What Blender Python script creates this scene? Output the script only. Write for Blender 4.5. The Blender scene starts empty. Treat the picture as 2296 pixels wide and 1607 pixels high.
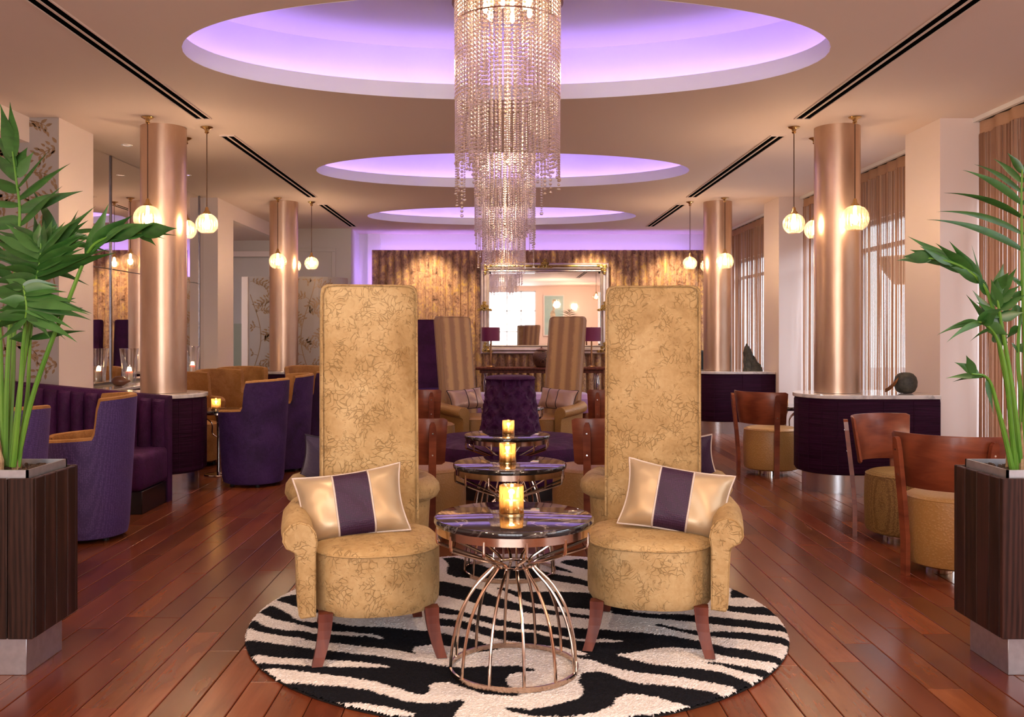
import bpy, bmesh, math, random
import numpy as np
from mathutils import Vector, Matrix
random.seed(7)
PI = math.pi
scene = bpy.context.scene
COL = scene.collection
H_EYE, FOC, CX, CY = 1.35, 2100.0, 1122.0, 745.0

# ------------------------------------------------------------------ camera
cam_d = bpy.data.cameras.new('camera')
cam_d.sensor_width = 36.0
cam_d.lens = 36.0 * FOC / 2296.0
cam_d.shift_x = (1148.0 - CX) / 2296.0
cam_d.shift_y = -(803.5 - CY) / 2296.0
cam_d.clip_start = 0.05
cam_d.clip_end = 200
cam = bpy.data.objects.new('camera', cam_d)
cam.location = (0, 0, H_EYE)
cam.rotation_euler = (PI / 2, 0, 0)
COL.objects.link(cam)
scene.camera = cam

# ------------------------------------------------------------------ exposure
scene.view_settings.view_transform = 'Standard'
scene.view_settings.look = 'None'
scene.view_settings.exposure = 0.5
scene.view_settings.gamma = 1.0
scene.view_settings.use_curve_mapping = False
cy = scene.cycles
cy.use_denoising = True
cy.max_bounces = 10
cy.diffuse_bounces = 4
cy.glossy_bounces = 6
cy.transmission_bounces = 8
cy.transparent_max_bounces = 24
cy.caustics_reflective = False
cy.caustics_refractive = False
cy.sample_clamp_indirect = 6.0

# ------------------------------------------------------------------ world (overcast daylight outside)
w = bpy.data.worlds.new('sky')
scene.world = w
w.use_nodes = True
bg = w.node_tree.nodes['Background']
bg.inputs[0].default_value = (0.86, 0.92, 1.0, 1)
bg.inputs[1].default_value = 3.2

def area(name, loc, rot, sx, sy, power, col):
    l = bpy.data.lights.new(name, 'AREA')
    l.shape = 'RECTANGLE'; l.size = sx; l.size_y = sy; l.energy = power; l.color = col
    o = bpy.data.objects.new(name, l); o.location = loc; o.rotation_euler = rot
    COL.objects.link(o); return o
def spot(name, loc, power, col, ang=80, blend=.6, rad=.06, tilt=(0, 0, 0)):
    l = bpy.data.lights.new(name, 'SPOT')
    l.energy = power; l.color = col; l.spot_size = math.radians(ang); l.spot_blend = blend; l.shadow_soft_size = rad
    o = bpy.data.objects.new(name, l); o.location = loc; o.rotation_euler = tilt
    COL.objects.link(o); return o
def point(name, loc, power, col, rad=.03):
    l = bpy.data.lights.new(name, 'POINT')
    l.energy = power; l.color = col; l.shadow_soft_size = rad
    o = bpy.data.objects.new(name, l); o.location = loc
    COL.objects.link(o); return o

DAY = (0.82, 0.9, 1.0)
# daylight just outside each real window opening (right-hand wall, and the window behind the camera)
for yc, ln in ((1.6, 3.0), (5.87, 3.7), (10.4, 3.7), (14.85, 3.6)):
    area('sky_daylight', (6.4, yc, 4.3), (0, math.radians(52), 0), 2.6, ln, 420, DAY)
area('window_daylight', (0.3, -3.45, 1.75), (PI / 2, 0, 0), 6.0, 2.3, 270, (1.0, .94, .90))
# recessed downlights
WARM = (1.0, .75, .52)
for x, y in ((-1.0, 3.2), (1.0, 3.2), (-3.2, 5.2), (3.0, 5.0), (-2.2, 6.9), (1.9, 8.3), (-1.2, 8.3), (-3.0, 10.6), (0.6, 12.5), (-1.0, 12.5), (2.2, 12.3)):
    spot('downlight', (x, y, 3.1), 60, WARM, 95, .8, .05)
# fill lights added beside and behind the camera to brighten the ceiling
for x, y in ((-1.9, 1.4), (1.9, 1.4), (-2.7, -1.2), (2.7, -1.2)):
    point('ceiling_fill', (x, y, 2.29), 55, (1, .70, .47), .09)
# wall-washers grazing the gold wall
for x in (-1.25, .1, 1.6, 3.0):
    spot('wall_washer', (x, 15.85, 3.08), 130, (1, .78, .45), 75, .8, .05, (math.radians(28), 0, 0))

# ------------------------------------------------------------------ node helpers
def sock(n, name):
    return n.inputs[name]
class NT:
    def __init__(s, name):
        s.m = bpy.data.materials.new(name); s.m.use_nodes = True
        s.t = s.m.node_tree; s.t.nodes.clear()
        s.out = s.t.nodes.new('ShaderNodeOutputMaterial')
    def n(s, typ, **kw):
        nd = s.t.nodes.new('ShaderNode' + typ)
        for k, v in kw.items():
            if k.startswith('_'): setattr(nd, k[1:], v)
            else:
                i = nd.inputs[int(k[1:])] if k[0] == 'i' and k[1:].isdigit() else nd.inputs[k.replace('__', ' ')]
                if hasattr(v, 'is_output'): s.t.links.new(v, i)
                else: i.default_value = v
        return nd
    def coords(s, stretch=(1, 1, 1), rnd=True, kind='Object'):
        tc = s.n('TexCoord')
        src = tc.outputs[kind]
        if rnd:
            oi = s.n('ObjectInfo')
            mu = s.n('VectorMath', _operation='SCALE', i0=(13.1, 7.7, 5.3))
            s.t.links.new(oi.outputs['Random'], mu.inputs['Scale'])
            ad = s.n('VectorMath', _operation='ADD', i0=src, i1=mu.outputs[0]); src = ad.outputs[0]
        mp = s.n('Mapping', Scale=stretch, Vector=src)
        return mp.outputs[0]
    def ramp(s, fac, stops, interp='LINEAR'):
        r = s.n('ValToRGB', Fac=fac); cr = r.color_ramp; cr.interpolation = interp
        while len(cr.elements) < len(stops): cr.elements.new(.5)
        for e, (p, c) in zip(cr.elements, stops):
            e.position = p; e.color = c if len(c) == 4 else (*c, 1)
        return r.outputs[0]
    def mixc(s, fac, a, b, blend='MIX'):
        m = s.n('MixRGB', _blend_type=blend)
        for i, v in zip((0, 1, 2), (fac, a, b)):
            if hasattr(v, 'is_output'): s.t.links.new(v, m.inputs[i])
            else: m.inputs[i].default_value = v if i == 0 else ((*v, 1) if len(v) == 3 else v)
        return m.outputs[0]
    def math(s, op, a, b=0.0):
        return s.n('Math', _operation=op, i0=a, i1=b).outputs[0]
    def noise(s, vec, scale, detail=3, rough=.55, dist=0):
        return s.n('TexNoise', Vector=vec, Scale=scale, Detail=detail, Roughness=rough, Distortion=dist).outputs[0]
    def bump(s, h, strength=.3, dist=.01):
        return s.n('Bump', Height=h, Strength=strength, Distance=dist).outputs[0]
    def done(s, sh):
        s.t.links.new(sh, s.out.inputs[0]); return s.m
    def pbr(s, col, rough=.5, metal=0, normal=None, **kw):
        p = s.n('BsdfPrincipled')
        def st(k, v):
            i = p.inputs[k]
            if hasattr(v, 'is_output'): s.t.links.new(v, i)
            else: i.default_value = (*v, 1) if (isinstance(v, tuple) and len(v) == 3 and i.type == 'RGBA') else v
        st('Base Color', col); st('Roughness', rough); st('Metallic', metal)
        if normal is not None: st('Normal', normal)
        for k, v in kw.items(): st(k.replace('__', ' '), v)
        return p.outputs[0]

def plain(name, col, rough=.5, metal=0, var=None, vs=6, stretch=(1, 1, 1), bs=None, bstr=.15, bdist=.004, **kw):
    t = NT(name); v = t.coords(stretch)
    c = col
    if var: c = t.mixc(t.ramp(t.noise(v, vs, 4), [(.35, (0, 0, 0)), (.65, (1, 1, 1))]), col, var)
    nm = None
    if bs: nm = t.bump(t.noise(v, bs, 2), bstr, bdist)
    return t.done(t.pbr(c, rough, metal, nm, **kw))
def emit(name, col, st):
    t = NT(name); return t.done(t.n('Emission', Color=(*col, 1), Strength=st).outputs[0])
def thin_glass(name, tint=(1, 1, 1), refl=.12, rough=.02, gl=(1, 1, 1), haze=0.0, hazecol=(1, 1, 1)):
    t = NT(name)
    tr = t.n('BsdfTransparent', Color=(*tint, 1)).outputs[0]
    gs = t.n('BsdfGlossy', Color=(*gl, 1), Roughness=rough).outputs[0]
    lw = t.n('LayerWeight', Blend=.25)
    f = t.n('MapRange', Value=lw.outputs['Facing']); f.inputs[3].default_value = refl; f.inputs[4].default_value = min(1, refl + .55)
    sh = t.n('MixShader', i0=f.outputs[0], i1=tr, i2=gs).outputs[0]
    if haze:
        d = t.n('BsdfTranslucent', Color=(*hazecol, 1)).outputs[0]
        sh = t.n('MixShader', i0=haze, i1=sh, i2=d).outputs[0]
    return t.done(sh)

M = {}
M['paint'] = plain('wall_paint', (.86, .735, .68), .6, bs=60, bstr=.03)
M['paint_ceiling'] = plain('ceiling_paint', (.84, .69, .62), .7)
M['cove_paint'] = plain('cove_white_paint', (.82, .80, .82), .7)
M['paint_white'] = plain('white_paint', (.84, .82, .82), .5)
M['paint_grey'] = plain('greige_paint', (.62, .56, .51), .6)
M['gold_paint'] = plain('champagne_metallic_paint', (.57, .40, .295), .33, .85, var=(.53, .36, .26), vs=14, stretch=(1, 1, .3), bs=160, bstr=.04)
M['steel'] = plain('brushed_steel', (.66, .66, .69), .27, 1, bs=90, bstr=.05, stretch=(1, 1, .03))
M['steel_tray'] = plain('dull_steel', (.60, .61, .66), .38, .9, var=(.52, .53, .58), vs=30)
M['bronze_metal'] = plain('warm_polished_metal', (.70, .54, .43), .16, 1, var=(.58, .42, .33), vs=9)
M['brass'] = plain('aged_brass', (.62, .43, .2), .25, 1)
M['cord'] = plain('braided_cord', (.10, .045, .02), .7)
M['black'] = plain('black_matt', (.012, .011, .012), .55)
M['void'] = plain('vent_void', (.004, .004, .004), 1.0, Specular__IOR__Level=0.0)
M['toe_kick'] = plain('black_lacquer', (.012, .008, .009), .25)
M['chrome'] = plain('chrome', (.75, .73, .72), .08, 1)
M['soil'] = plain('bark_chips', (.035, .02, .013), .85, var=(.09, .05, .03), vs=40)
M['frame_grey'] = plain('window_frame', (.62, .60, .60), .4)
M['stone_dark'] = plain('dark_stone', (.03, .031, .027), .6, var=(.075, .075, .06), vs=24, bs=30, bstr=.5, bdist=.01)
M['bronze'] = plain('bronze_leaf', (.28, .13, .06), .3, .7)
M['wax'] = plain('candle_wax', (.85, .74, .62), .45, Subsurface__Weight=.3, Emission__Color=(1, .7, .45, 1), Emission__Strength=.0)
M['flame'] = emit('candle_flame', (1, .62, .25), 45)
M['bulb'] = emit('warm_bulb', (1, .72, .40), 60)
M['led'] = emit('violet_led_strip', (.44, .265, 1.0), 11)
M['led2'] = emit('violet_led_strip_back_wall', (.46, .28, 1.0), 15)
M['glass'] = thin_glass('clear_glass', (.97, .97, .97), .10)
M['globe'] = thin_glass('ribbed_globe_glass', (1.0, .95, .88), .10, .06, (1, .9, .75), .07, (1, .82, .6))
M['amber'] = thin_glass('amber_mercury_glass', (1, .86, .58), .42, .10, (1, .80, .48), .10, (1, .66, .3))
M['window_glass'] = thin_glass('window_glass', (.96, .98, 1), .06)
M['leaf'] = plain('palm_leaf', (.016, .066, .012), .36, var=(.032, .115, .02), vs=9, stretch=(1, 4, 4))
M['leaf_pale'] = plain('palm_leaf_pale', (.05, .15, .035), .42, var=(.03, .1, .02), vs=9)
M['stem'] = plain('palm_stem', (.12, .27, .03), .42, var=(.07, .2, .02), vs=12, stretch=(1, 1, .3))
M['husk'] = plain('dry_husk', (.42, .30, .17), .8, var=(.2, .12, .06), vs=30)
M['magenta'] = plain('magenta_shade', (.20, .008, .075), .5, Sheen__Weight=.3)
M['pot'] = plain('urn_clay', (.15, .06, .035), .3)
M['picture'] = plain('pale_teal_canvas', (.33, .56, .60), .6, var=(.42, .62, .63), vs=3)
M['facade'] = plain('facade_stone', (.55, .50, .48), .8)
M['pave'] = plain('street_paving', (.42, .41, .41), .8)

def crystal():
    t = NT('crystal_bead')
    g = t.n('BsdfGlossy', Color=(1, .93, .86, 1), Roughness=.12).outputs[0]
    tr = t.n('BsdfTransparent', Color=(1, .97, .94, 1)).outputs[0]
    d = t.n('BsdfTranslucent', Color=(1, .86, .74, 1)).outputs[0]
    lw = t.n('LayerWeight', Blend=.35).outputs['Facing']
    a = t.n('MixShader', i0=t.math('MULTIPLY_ADD', lw, .55), i1=tr, i2=g)
    a.inputs[0].default_value = .4
    f = t.n('MapRange', Value=lw); f.inputs[3].default_value = .55; f.inputs[4].default_value = .9
    t.t.links.new(f.outputs[0], a.inputs[0])
    b = t.n('MixShader', i0=.16, i1=a.outputs[0], i2=d).outputs[0]
    return t.done(b)
M['crystal'] = crystal()

def velvet(name, dark, mid, light, crease=1.0, scale=1.0, sheen=.35):
    t = NT(name); v = t.coords()
    big = t.noise(v, 3.0 * scale, 5, .6, .6)
    fine = t.noise(v, 30 * scale, 4, .65, 1.0)
    c = t.ramp(t.math('ADD', t.math('MULTIPLY', big, .7), t.math('MULTIPLY', fine, .3)), [(.34, dark), (.5, mid), (.68, light)])
    warp = t.n('VectorMath', _operation='ADD', i0=v)
    wn = t.n('TexNoise', Vector=v, Scale=9 * scale, Detail=2)
    ws = t.n('VectorMath', _operation='SCALE', i0=wn.outputs['Color'], Scale=.16 / scale)
    t.t.links.new(ws.outputs[0], warp.inputs[1])
    vo = t.n('TexVoronoi', _feature='DISTANCE_TO_EDGE', Vector=warp.outputs[0], Scale=38 * scale)
    line = t.ramp(vo.outputs['Distance'], [(0, (1, 1, 1)), (.09, (0, 0, 0))])
    mask = t.ramp(t.noise(v, 11 * scale, 4, .75), [(.47, (0, 0, 0)), (.55, (1, 1, 1))])
    lm = t.math('MULTIPLY', line, mask)
    c = t.mixc(t.math('MULTIPLY', lm, .6 * crease), c, tuple(x * .55 for x in dark))
    h = t.math('SUBTRACT', t.math('MULTIPLY', fine, .3), lm)
    return t.done(t.pbr(c, .62, 0, t.bump(h, .55, .006), Sheen__Weight=sheen, Sheen__Roughness=.4, Sheen__Tint=(*light, 1), Specular__IOR__Level=.22))
M['gold_velvet'] = velvet('crushed_gold_velvet', (.28, .165, .060), (.435, .285, .125), (.57, .41, .21), .85)
M['tan_velvet'] = velvet('tan_velvet', (.25, .105, .028), (.36, .165, .05), (.46, .24, .09), .15, 1.0)
M['purple_velvet'] = velvet('purple_velvet', (.022, .008, .038), (.042, .015, .074), (.07, .028, .115), .1, 1.0, .5)
M['plum_velvet'] = velvet('plum_velvet', (.026, .003, .027), (.046, .005, .047), (.075, .011, .074), .25, 1.2, .12)

def woven(name, a, b, sc=120, sheen=.4, rough=.6, rnd=.35):
    t = NT(name); v = t.coords()
    vo = t.n('TexVoronoi', _feature='F1', Vector=v, Scale=sc, Randomness=rnd).outputs['Distance']
    f = t.ramp(vo, [(.2, (1, 1, 1)), (.55, (0, 0, 0))])
    big = t.noise(v, 4, 4)
    c = t.mixc(t.math('MULTIPLY', f, .8), a, b)
    c = t.mixc(t.math('MULTIPLY', big, .3), c, tuple(x * .6 for x in a))
    return t.done(t.pbr(c, rough, 0, t.bump(f, .35, .003), Sheen__Weight=sheen, Sheen__Tint=(*b, 1)))
M['violet_weave'] = woven('violet_dotted_weave', (.055, .026, .125), (.145, .088, .27), 95, .8)
M['gold_weave'] = woven('gold_dotted_weave', (.17, .085, .018), (.48, .30, .085), 120, .3)
M['gold_leather'] = woven('gold_ostrich_leather', (.41, .215, .065), (.46, .255, .09), 75, .1, .38, 1.0)
M['band'] = woven('purple_spotted_band', (.026, .004, .030), (.055, .014, .060), 120, .1)

def satin(name, a, b):
    t = NT(name); v = t.coords((1, 1, 1))
    n = t.noise(v, 4.2, 2, .45, 1.0)
    return t.done(t.pbr(t.mixc(n, a, b), .37, .35, t.bump(n, .5, .03), Sheen__Weight=.2))
M['satin'] = satin('champagne_satin', (.34, .23, .115), (.60, .46, .30))
M['satin_lilac'] = satin('lilac_bronze_satin', (.34, .20, .14), (.56, .40, .36))
M['piping'] = plain('silver_piping', (.62, .52, .46), .5, bs=400, bstr=.5)
M['piping_dark'] = plain('dark_piping', (.02, .008, .02), .6)
M['purple_corduroy'] = plain('purple_corduroy', (.035, .015, .05), .7, bs=40, bstr=.6, stretch=(.15, 1, 8), Sheen__Weight=.6)

def ribbed(name, a, b):
    t = NT(name); v = t.coords((1.2, 1.2, 60))
    n = t.noise(v, 2.4, 3, .6, .4)
    g = t.noise(t.coords((1, 1, 1)), 3, 3)
    c = t.mixc(t.ramp(n, [(.3, (0, 0, 0)), (.7, (1, 1, 1))]), a, b)
    return t.done(t.pbr(c, .55, 0, t.bump(n, .7, .01), Specular__IOR__Level=.10))
M['plum_ribbed'] = ribbed('plum_pleated_fabric', (.014, .002, .010), (.045, .008, .032))

def wood(name, a, b, rough=.3, stretch=(14, 1.2, 14), coat=.3, vary=.0, sc=2.2):
    t = NT(name); v = t.coords(stretch)
    n = t.noise(v, sc, 5, .6, 1.6)
    w_ = t.n('TexWave', Vector=v, Scale=.55, Distortion=9, Detail=3).outputs[1]
    f = t.math('ADD', t.math('MULTIPLY', n, .65), t.math('MULTIPLY', w_, .35))
    c = t.ramp(f, [(.3, a), (.72, b)])
    if vary:
        oi = t.n('ObjectInfo').outputs['Random']
        gi = t.n('NewGeometry').outputs['Random Per Island']
        r = t.math('FRACT', t.math('ADD', t.math('MULTIPLY', oi, 7.31), gi))
        hs = t.n('HueSaturation', Color=c)
        vr = t.n('MapRange', Value=r); vr.inputs[3].default_value = 1 - vary; vr.inputs[4].default_value = 1 + vary
        t.t.links.new(vr.outputs[0], hs.inputs['Value'])
        hr = t.n('MapRange', Value=t.math('FRACT', t.math('MULTIPLY', r, 5.7))); hr.inputs[3].default_value = .492; hr.inputs[4].default_value = .51
        t.t.links.new(hr.outputs[0], hs.inputs['Hue'])
        c = hs.outputs[0]
    return t.done(t.pbr(c, t.math('ADD', t.math('MULTIPLY', n, .12), rough - .06), 0, t.bump(f, .05, .002), Coat__Weight=coat, Coat__Roughness=.15, Specular__IOR__Level=.28))
def plank_mat():
    t = NT('jatoba_plank'); v = t.coords((9, .75, 9)); v2 = t.coords((2.6, .9, 2.6))
    n = t.noise(v, 1.6, 4, .6, .5); n2 = t.noise(v2, 1.8, 3, .5, .8)
    f = t.math('ADD', t.math('MULTIPLY', n, .5), t.math('MULTIPLY', n2, .5))
    c = t.ramp(f, [(.28, (.085, .016, .007)), (.5, (.145, .034, .012)), (.72, (.205, .054, .019))])
    oi = t.n('ObjectInfo').outputs['Random']; gi = t.n('NewGeometry').outputs['Random Per Island']
    r = t.math('FRACT', t.math('ADD', t.math('MULTIPLY', oi, 7.31), gi))
    hs = t.n('HueSaturation', Color=c)
    vr = t.n('MapRange', Value=r); vr.inputs[3].default_value = .72; vr.inputs[4].default_value = 1.32
    t.t.links.new(vr.outputs[0], hs.inputs['Value'])
    hr = t.n('MapRange', Value=t.math('FRACT', t.math('MULTIPLY', r, 5.7))); hr.inputs[3].default_value = .494; hr.inputs[4].default_value = .508
    t.t.links.new(hr.outputs[0], hs.inputs['Hue'])
    return t.done(t.pbr(hs.outputs[0], t.math('ADD', t.math('MULTIPLY', n, .10), .20), 0, t.bump(f, .06, .002), Specular__IOR__Level=.42))
M['plank'] = plank_mat()
M['chair_wood'] = wood('cherry_ply', (.15, .032, .014), (.26, .066, .028), .34, (2, 2, 9), .15)
M['leg_wood'] = wood('mahogany_leg', (.085, .016, .009), (.15, .034, .017), .5, (9, 9, 1.5), .05)
M['wenge'] = wood('wenge_board', (.013, .005, .004), (.040, .015, .011), .42, (30, 30, 2), .05, .25)

def marble(name, base, vein, sc=3.0, rough=.06, wid=.05):
    t = NT(name); v = t.coords()
    n1 = t.noise(v, sc, 6, .6, 1.0)
    l = t.math('ABSOLUTE', t.math('SUBTRACT', n1, .5))
    f = t.ramp(l, [(0, (1, 1, 1)), (wid, (0, 0, 0))])
    m = t.ramp(t.noise(v, sc * .8, 2), [(.45, (0, 0, 0)), (.65, (1, 1, 1))])
    return t.done(t.pbr(t.mixc(t.math('MULTIPLY', f, m), base, vein), rough, 0, Coat__Weight=.5, Coat__Roughness=.02))
M['black_marble'] = marble('black_marble', (.012, .009, .010), (.42, .36, .33), 5, .05, .035)
M['white_marble'] = marble('white_marble', (.74, .69, .66), (.36, .33, .33), 5, .12, .12)

def gold_wall():
    t = NT('crushed_gold_wall_velvet'); v = t.coords((1, 1, .8))
    n = t.noise(v, 7, 6, .7, .7)
    n2 = t.noise(v, 28, 4, .7, .5)
    f = t.math('ADD', t.math('MULTIPLY', n, .6), t.math('MULTIPLY', n2, .4))
    c = t.ramp(f, [(.36, (.045, .017, .008)), (.44, (.27, .125, .07)), (.52, (.47, .26, .16)), (.60, (.72, .46, .14))])
    mt = t.ramp(f, [(.5, (0, 0, 0)), (.6, (1, 1, 1))])
    return t.done(t.pbr(c, .42, t.math('MULTIPLY', mt, .75), t.bump(f, .7, .02), Sheen__Weight=.3))
M['gold_wall'] = gold_wall()

def striped():
    t = NT('striped_gold_velvet')
    tc = t.n('TexCoord').outputs['Object']
    sx = t.n('SeparateXYZ', Vector=tc).outputs[0]
    v = t.coords()
    nz = t.noise(v, 12, 4, .7)
    x = t.math('ADD', sx, t.math('MULTIPLY', nz, .03))
    s_ = t.math('SINE', t.math('MULTIPLY', x, 46.0))
    f = t.math('ADD', t.math('MULTIPLY', s_, .36), t.math('MULTIPLY', nz, .5))
    c = t.ramp(f, [(.05, (.37, .205, .10)), (.5, (.60, .37, .165))])
    return t.done(t.pbr(c, .6, 0, t.bump(t.noise(v, 60, 3), .4, .006), Sheen__Weight=.35))
M['striped_velvet'] = striped()

def strand_mat():
    t = NT('curtain_thread')
    gi = t.n('NewGeometry').outputs['Random Per Island']
    c = t.ramp(gi, [(0, (.46, .26, .165)), (.5, (.64, .42, .29)), (1, (.80, .60, .46))])
    d = t.n('BsdfDiffuse', Color=c).outputs[0]
    tl = t.n('BsdfTranslucent', Color=c).outputs[0]
    return t.done(t.n('MixShader', i0=.5, i1=d, i2=tl).outputs[0])
M['thread'] = strand_mat()
M['header'] = plain('curtain_header_tape', (.46, .27, .17), .8, bs=30, bstr=.4)

def wallpaper():
    t = NT('grey_wallpaper'); v = t.coords((1, 1, 1))
    n = t.noise(v, 1.6, 4)
    return t.done(t.pbr(t.mixc(n, (.33, .285, .265), (.43, .375, .345)), .5, .1))
M['wallpaper'] = wallpaper()
M['wallpaper_print'] = plain('bronze_leaf_print', (.25, .15, .075), .42, .3, var=(.33, .21, .115), vs=20)

def rug_mat():
    t = NT('zebra_pile')
    a = t.n('VertexColor', _layer_name='pile').outputs[0]
    v = t.coords(rnd=False)
    n = t.noise(v, 160, 2, .6)
    c = t.mixc(t.math('MULTIPLY', n, .18), a, (.1, .09, .09), 'MULTIPLY')
    return t.done(t.pbr(c, .95, 0, t.bump(n, .8, .01), Specular__IOR__Level=.1))
M['zebra'] = rug_mat()

def urn_mat():
    t = NT('carved_urn'); tc = t.n('TexCoord').outputs['Object']
    vo = t.n('TexVoronoi', _feature='F1', Vector=tc, Scale=9.0, Randomness=.4).outputs['Distance']
    s_ = t.math('SINE', t.math('MULTIPLY', vo, 62.0))
    c = t.ramp(s_, [(.35, (.045, .016, .012)), (.6, (.24, .10, .055))])
    return t.done(t.pbr(c, .3, 0, t.bump(s_, .3, .006)))
M['urn'] = urn_mat()

# ------------------------------------------------------------------ mesh helpers
KIDS = {}
def link(o, parent=None):
    COL.objects.link(o)
    if parent is not None:
        o.parent = parent; KIDS.setdefault(parent.name, []).append(o)
    return o
def obj(name, bm, mat, parent=None, smooth=True, loc=None):
    me = bpy.data.meshes.new(name)
    if smooth:
        for f in bm.faces: f.smooth = True
    bmesh.ops.recalc_face_normals(bm, faces=bm.faces)
    bm.normal_update()
    bm.to_mesh(me); bm.free()
    if mat is not None: me.materials.append(mat)
    if smooth:
        try: me.set_sharp_from_angle(angle=math.radians(40))
        except Exception: pass
    o = bpy.data.objects.new(name, me)
    if loc: o.location = loc
    return link(o, parent)
def inst(name, me, parent=None, mw=None, loc=None):
    o = bpy.data.objects.new(name, me)
    if mw is not None: o.matrix_basis = mw
    if loc: o.location = loc
    return link(o, parent)
def tag(o, label=None, cat=None, group=None, kind=None):
    if label: o['label'] = label
    if cat: o['category'] = cat
    if group: o['group'] = group
    if kind: o['kind'] = kind
    return o
def thing(name, label, cat, loc=(0, 0, 0), rz=0, group=None):
    o = bpy.data.objects.new(name, None); o.empty_display_size = .1
    o.location = loc; o.rotation_euler = (0, 0, rz)
    link(o); return tag(o, label, cat, group)
def struct(name, bm, mat, smooth=False):
    o = obj(name, bm, mat, None, smooth); o['kind'] = 'structure'; return o
def sempty(name):
    o = bpy.data.objects.new(name, None); link(o); o['kind'] = 'structure'; return o
def _dup(o, parent=None):
    c = o.copy(); link(c, parent)
    for ch in KIDS.get(o.name, []): _dup(ch, c)
    return c
def dup(o, loc, rz=0, label=None, group=None):
    c = _dup(o); c.location = loc; c.rotation_euler = (0, 0, rz)
    if label: c['label'] = label
    if group: c['group'] = group
    return c
def BM(): return bmesh.new()
def box(bm, x0, x1, y0, y1, z0, z1, bev=0, seg=2):
    r = bmesh.ops.create_cube(bm, size=1)
    vs = r['verts']
    for v in vs:
        v.co = Vector(((x0 + x1) / 2 + v.co.x * (x1 - x0), (y0 + y1) / 2 + v.co.y * (y1 - y0), (z0 + z1) / 2 + v.co.z * (z1 - z0)))
    if bev:
        es = {e for v in vs for e in v.link_edges}
        bmesh.ops.bevel(bm, geom=list(es), offset=bev, segments=seg, affect='EDGES', profile=.5)
    return bm
def grid(bm, rows, cols, fn, close_u=False, close_v=False):
    """surface from fn(i,j) -> co ; rows i, cols j"""
    V = [[bm.verts.new(fn(i, j)) for j in range(cols)] for i in range(rows)]
    for i in range(rows if close_u else rows - 1):
        for j in range(cols if close_v else cols - 1):
            a, b = V[i][j], V[i][(j + 1) % cols]
            c, d = V[(i + 1) % rows][(j + 1) % cols], V[(i + 1) % rows][j]
            try: bm.faces.new((a, b, c, d))
            except ValueError: pass
    return V
def lathe(bm, prof, n=32, c=(0, 0, 0), cap=True, mod=None):
    V = []
    for r, z in prof:
        V.append([bm.verts.new((c[0] + r * (mod(k) if mod else 1) * math.cos(2 * PI * k / n), c[1] + r * (mod(k) if mod else 1) * math.sin(2 * PI * k / n), c[2] + z)) for k in range(n)])
    for i in range(len(V) - 1):
        for k in range(n):
            bm.faces.new((V[i][k], V[i][(k + 1) % n], V[i + 1][(k + 1) % n], V[i + 1][k]))
    if cap:
        if prof[0][0] > 1e-5: bm.faces.new(list(reversed(V[0])))
        if prof[-1][0] > 1e-5: bm.faces.new(V[-1])
    return bm
def smooth_path(pts, n):
    """Catmull-Rom through pts"""
    P = [Vector(p) for p in pts]; P = [P[0] * 2 - P[1]] + P + [P[-1] * 2 - P[-2]]
    out = []
    segs = len(P) - 3
    for k in range(n):
        t = k / (n - 1) * segs; i = min(int(t), segs - 1); u = t - i
        p0, p1, p2, p3 = P[i:i + 4]
        out.append(.5 * ((2 * p1) + (p2 - p0) * u + (2 * p0 - 5 * p1 + 4 * p2 - p3) * u * u + (3 * p1 - p0 - 3 * p2 + p3) * u ** 3))
    return out
def tube(bm, pts, r, n=8, close=False, caps=True):
    P = [Vector(p) for p in pts]; N = len(P)
    rs = r if isinstance(r, (list, tuple)) else [r] * N
    up = None; V = []
    for i in range(N):
        if close: t = P[(i + 1) % N] - P[i - 1]
        else: t = P[min(i + 1, N - 1)] - P[max(i - 1, 0)]
        t.normalize()
        if up is None:
            up = Vector((0, 0, 1)) if abs(t.z) < .9 else Vector((1, 0, 0))
        s = t.cross(up)
        if s.length < 1e-6: s = t.orthogonal()
        s.normalize(); up = s.cross(t).normalized()
        V.append([bm.verts.new(P[i] + rs[i] * (math.cos(2 * PI * k / n) * s + math.sin(2 * PI * k / n) * up)) for k in range(n)])
    for i in range(N if close else N - 1):
        for k in range(n):
            bm.faces.new((V[i][k], V[i][(k + 1) % n], V[(i + 1) % N][(k + 1) % n], V[(i + 1) % N][k]))
    if caps and not close:
        bm.faces.new(list(reversed(V[0]))); bm.faces.new(V[-1])
    return bm
def extrude_poly(bm, pts, z0, z1):
    a = [bm.verts.new((x, y, z0)) for x, y in pts]; b = [bm.verts.new((x, y, z1)) for x, y in pts]
    n = len(pts)
    for i in range(n): bm.faces.new((a[i], a[(i + 1) % n], b[(i + 1) % n], b[i]))
    bm.faces.new(list(reversed(a))); bm.faces.new(b)
    return bm
def P(px, py, Y):
    return Vector(((px - CX) * Y / FOC, Y, H_EYE - (py - CY) * Y / FOC))

# ================================================================== SETTING
CEIL = 3.13
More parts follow.
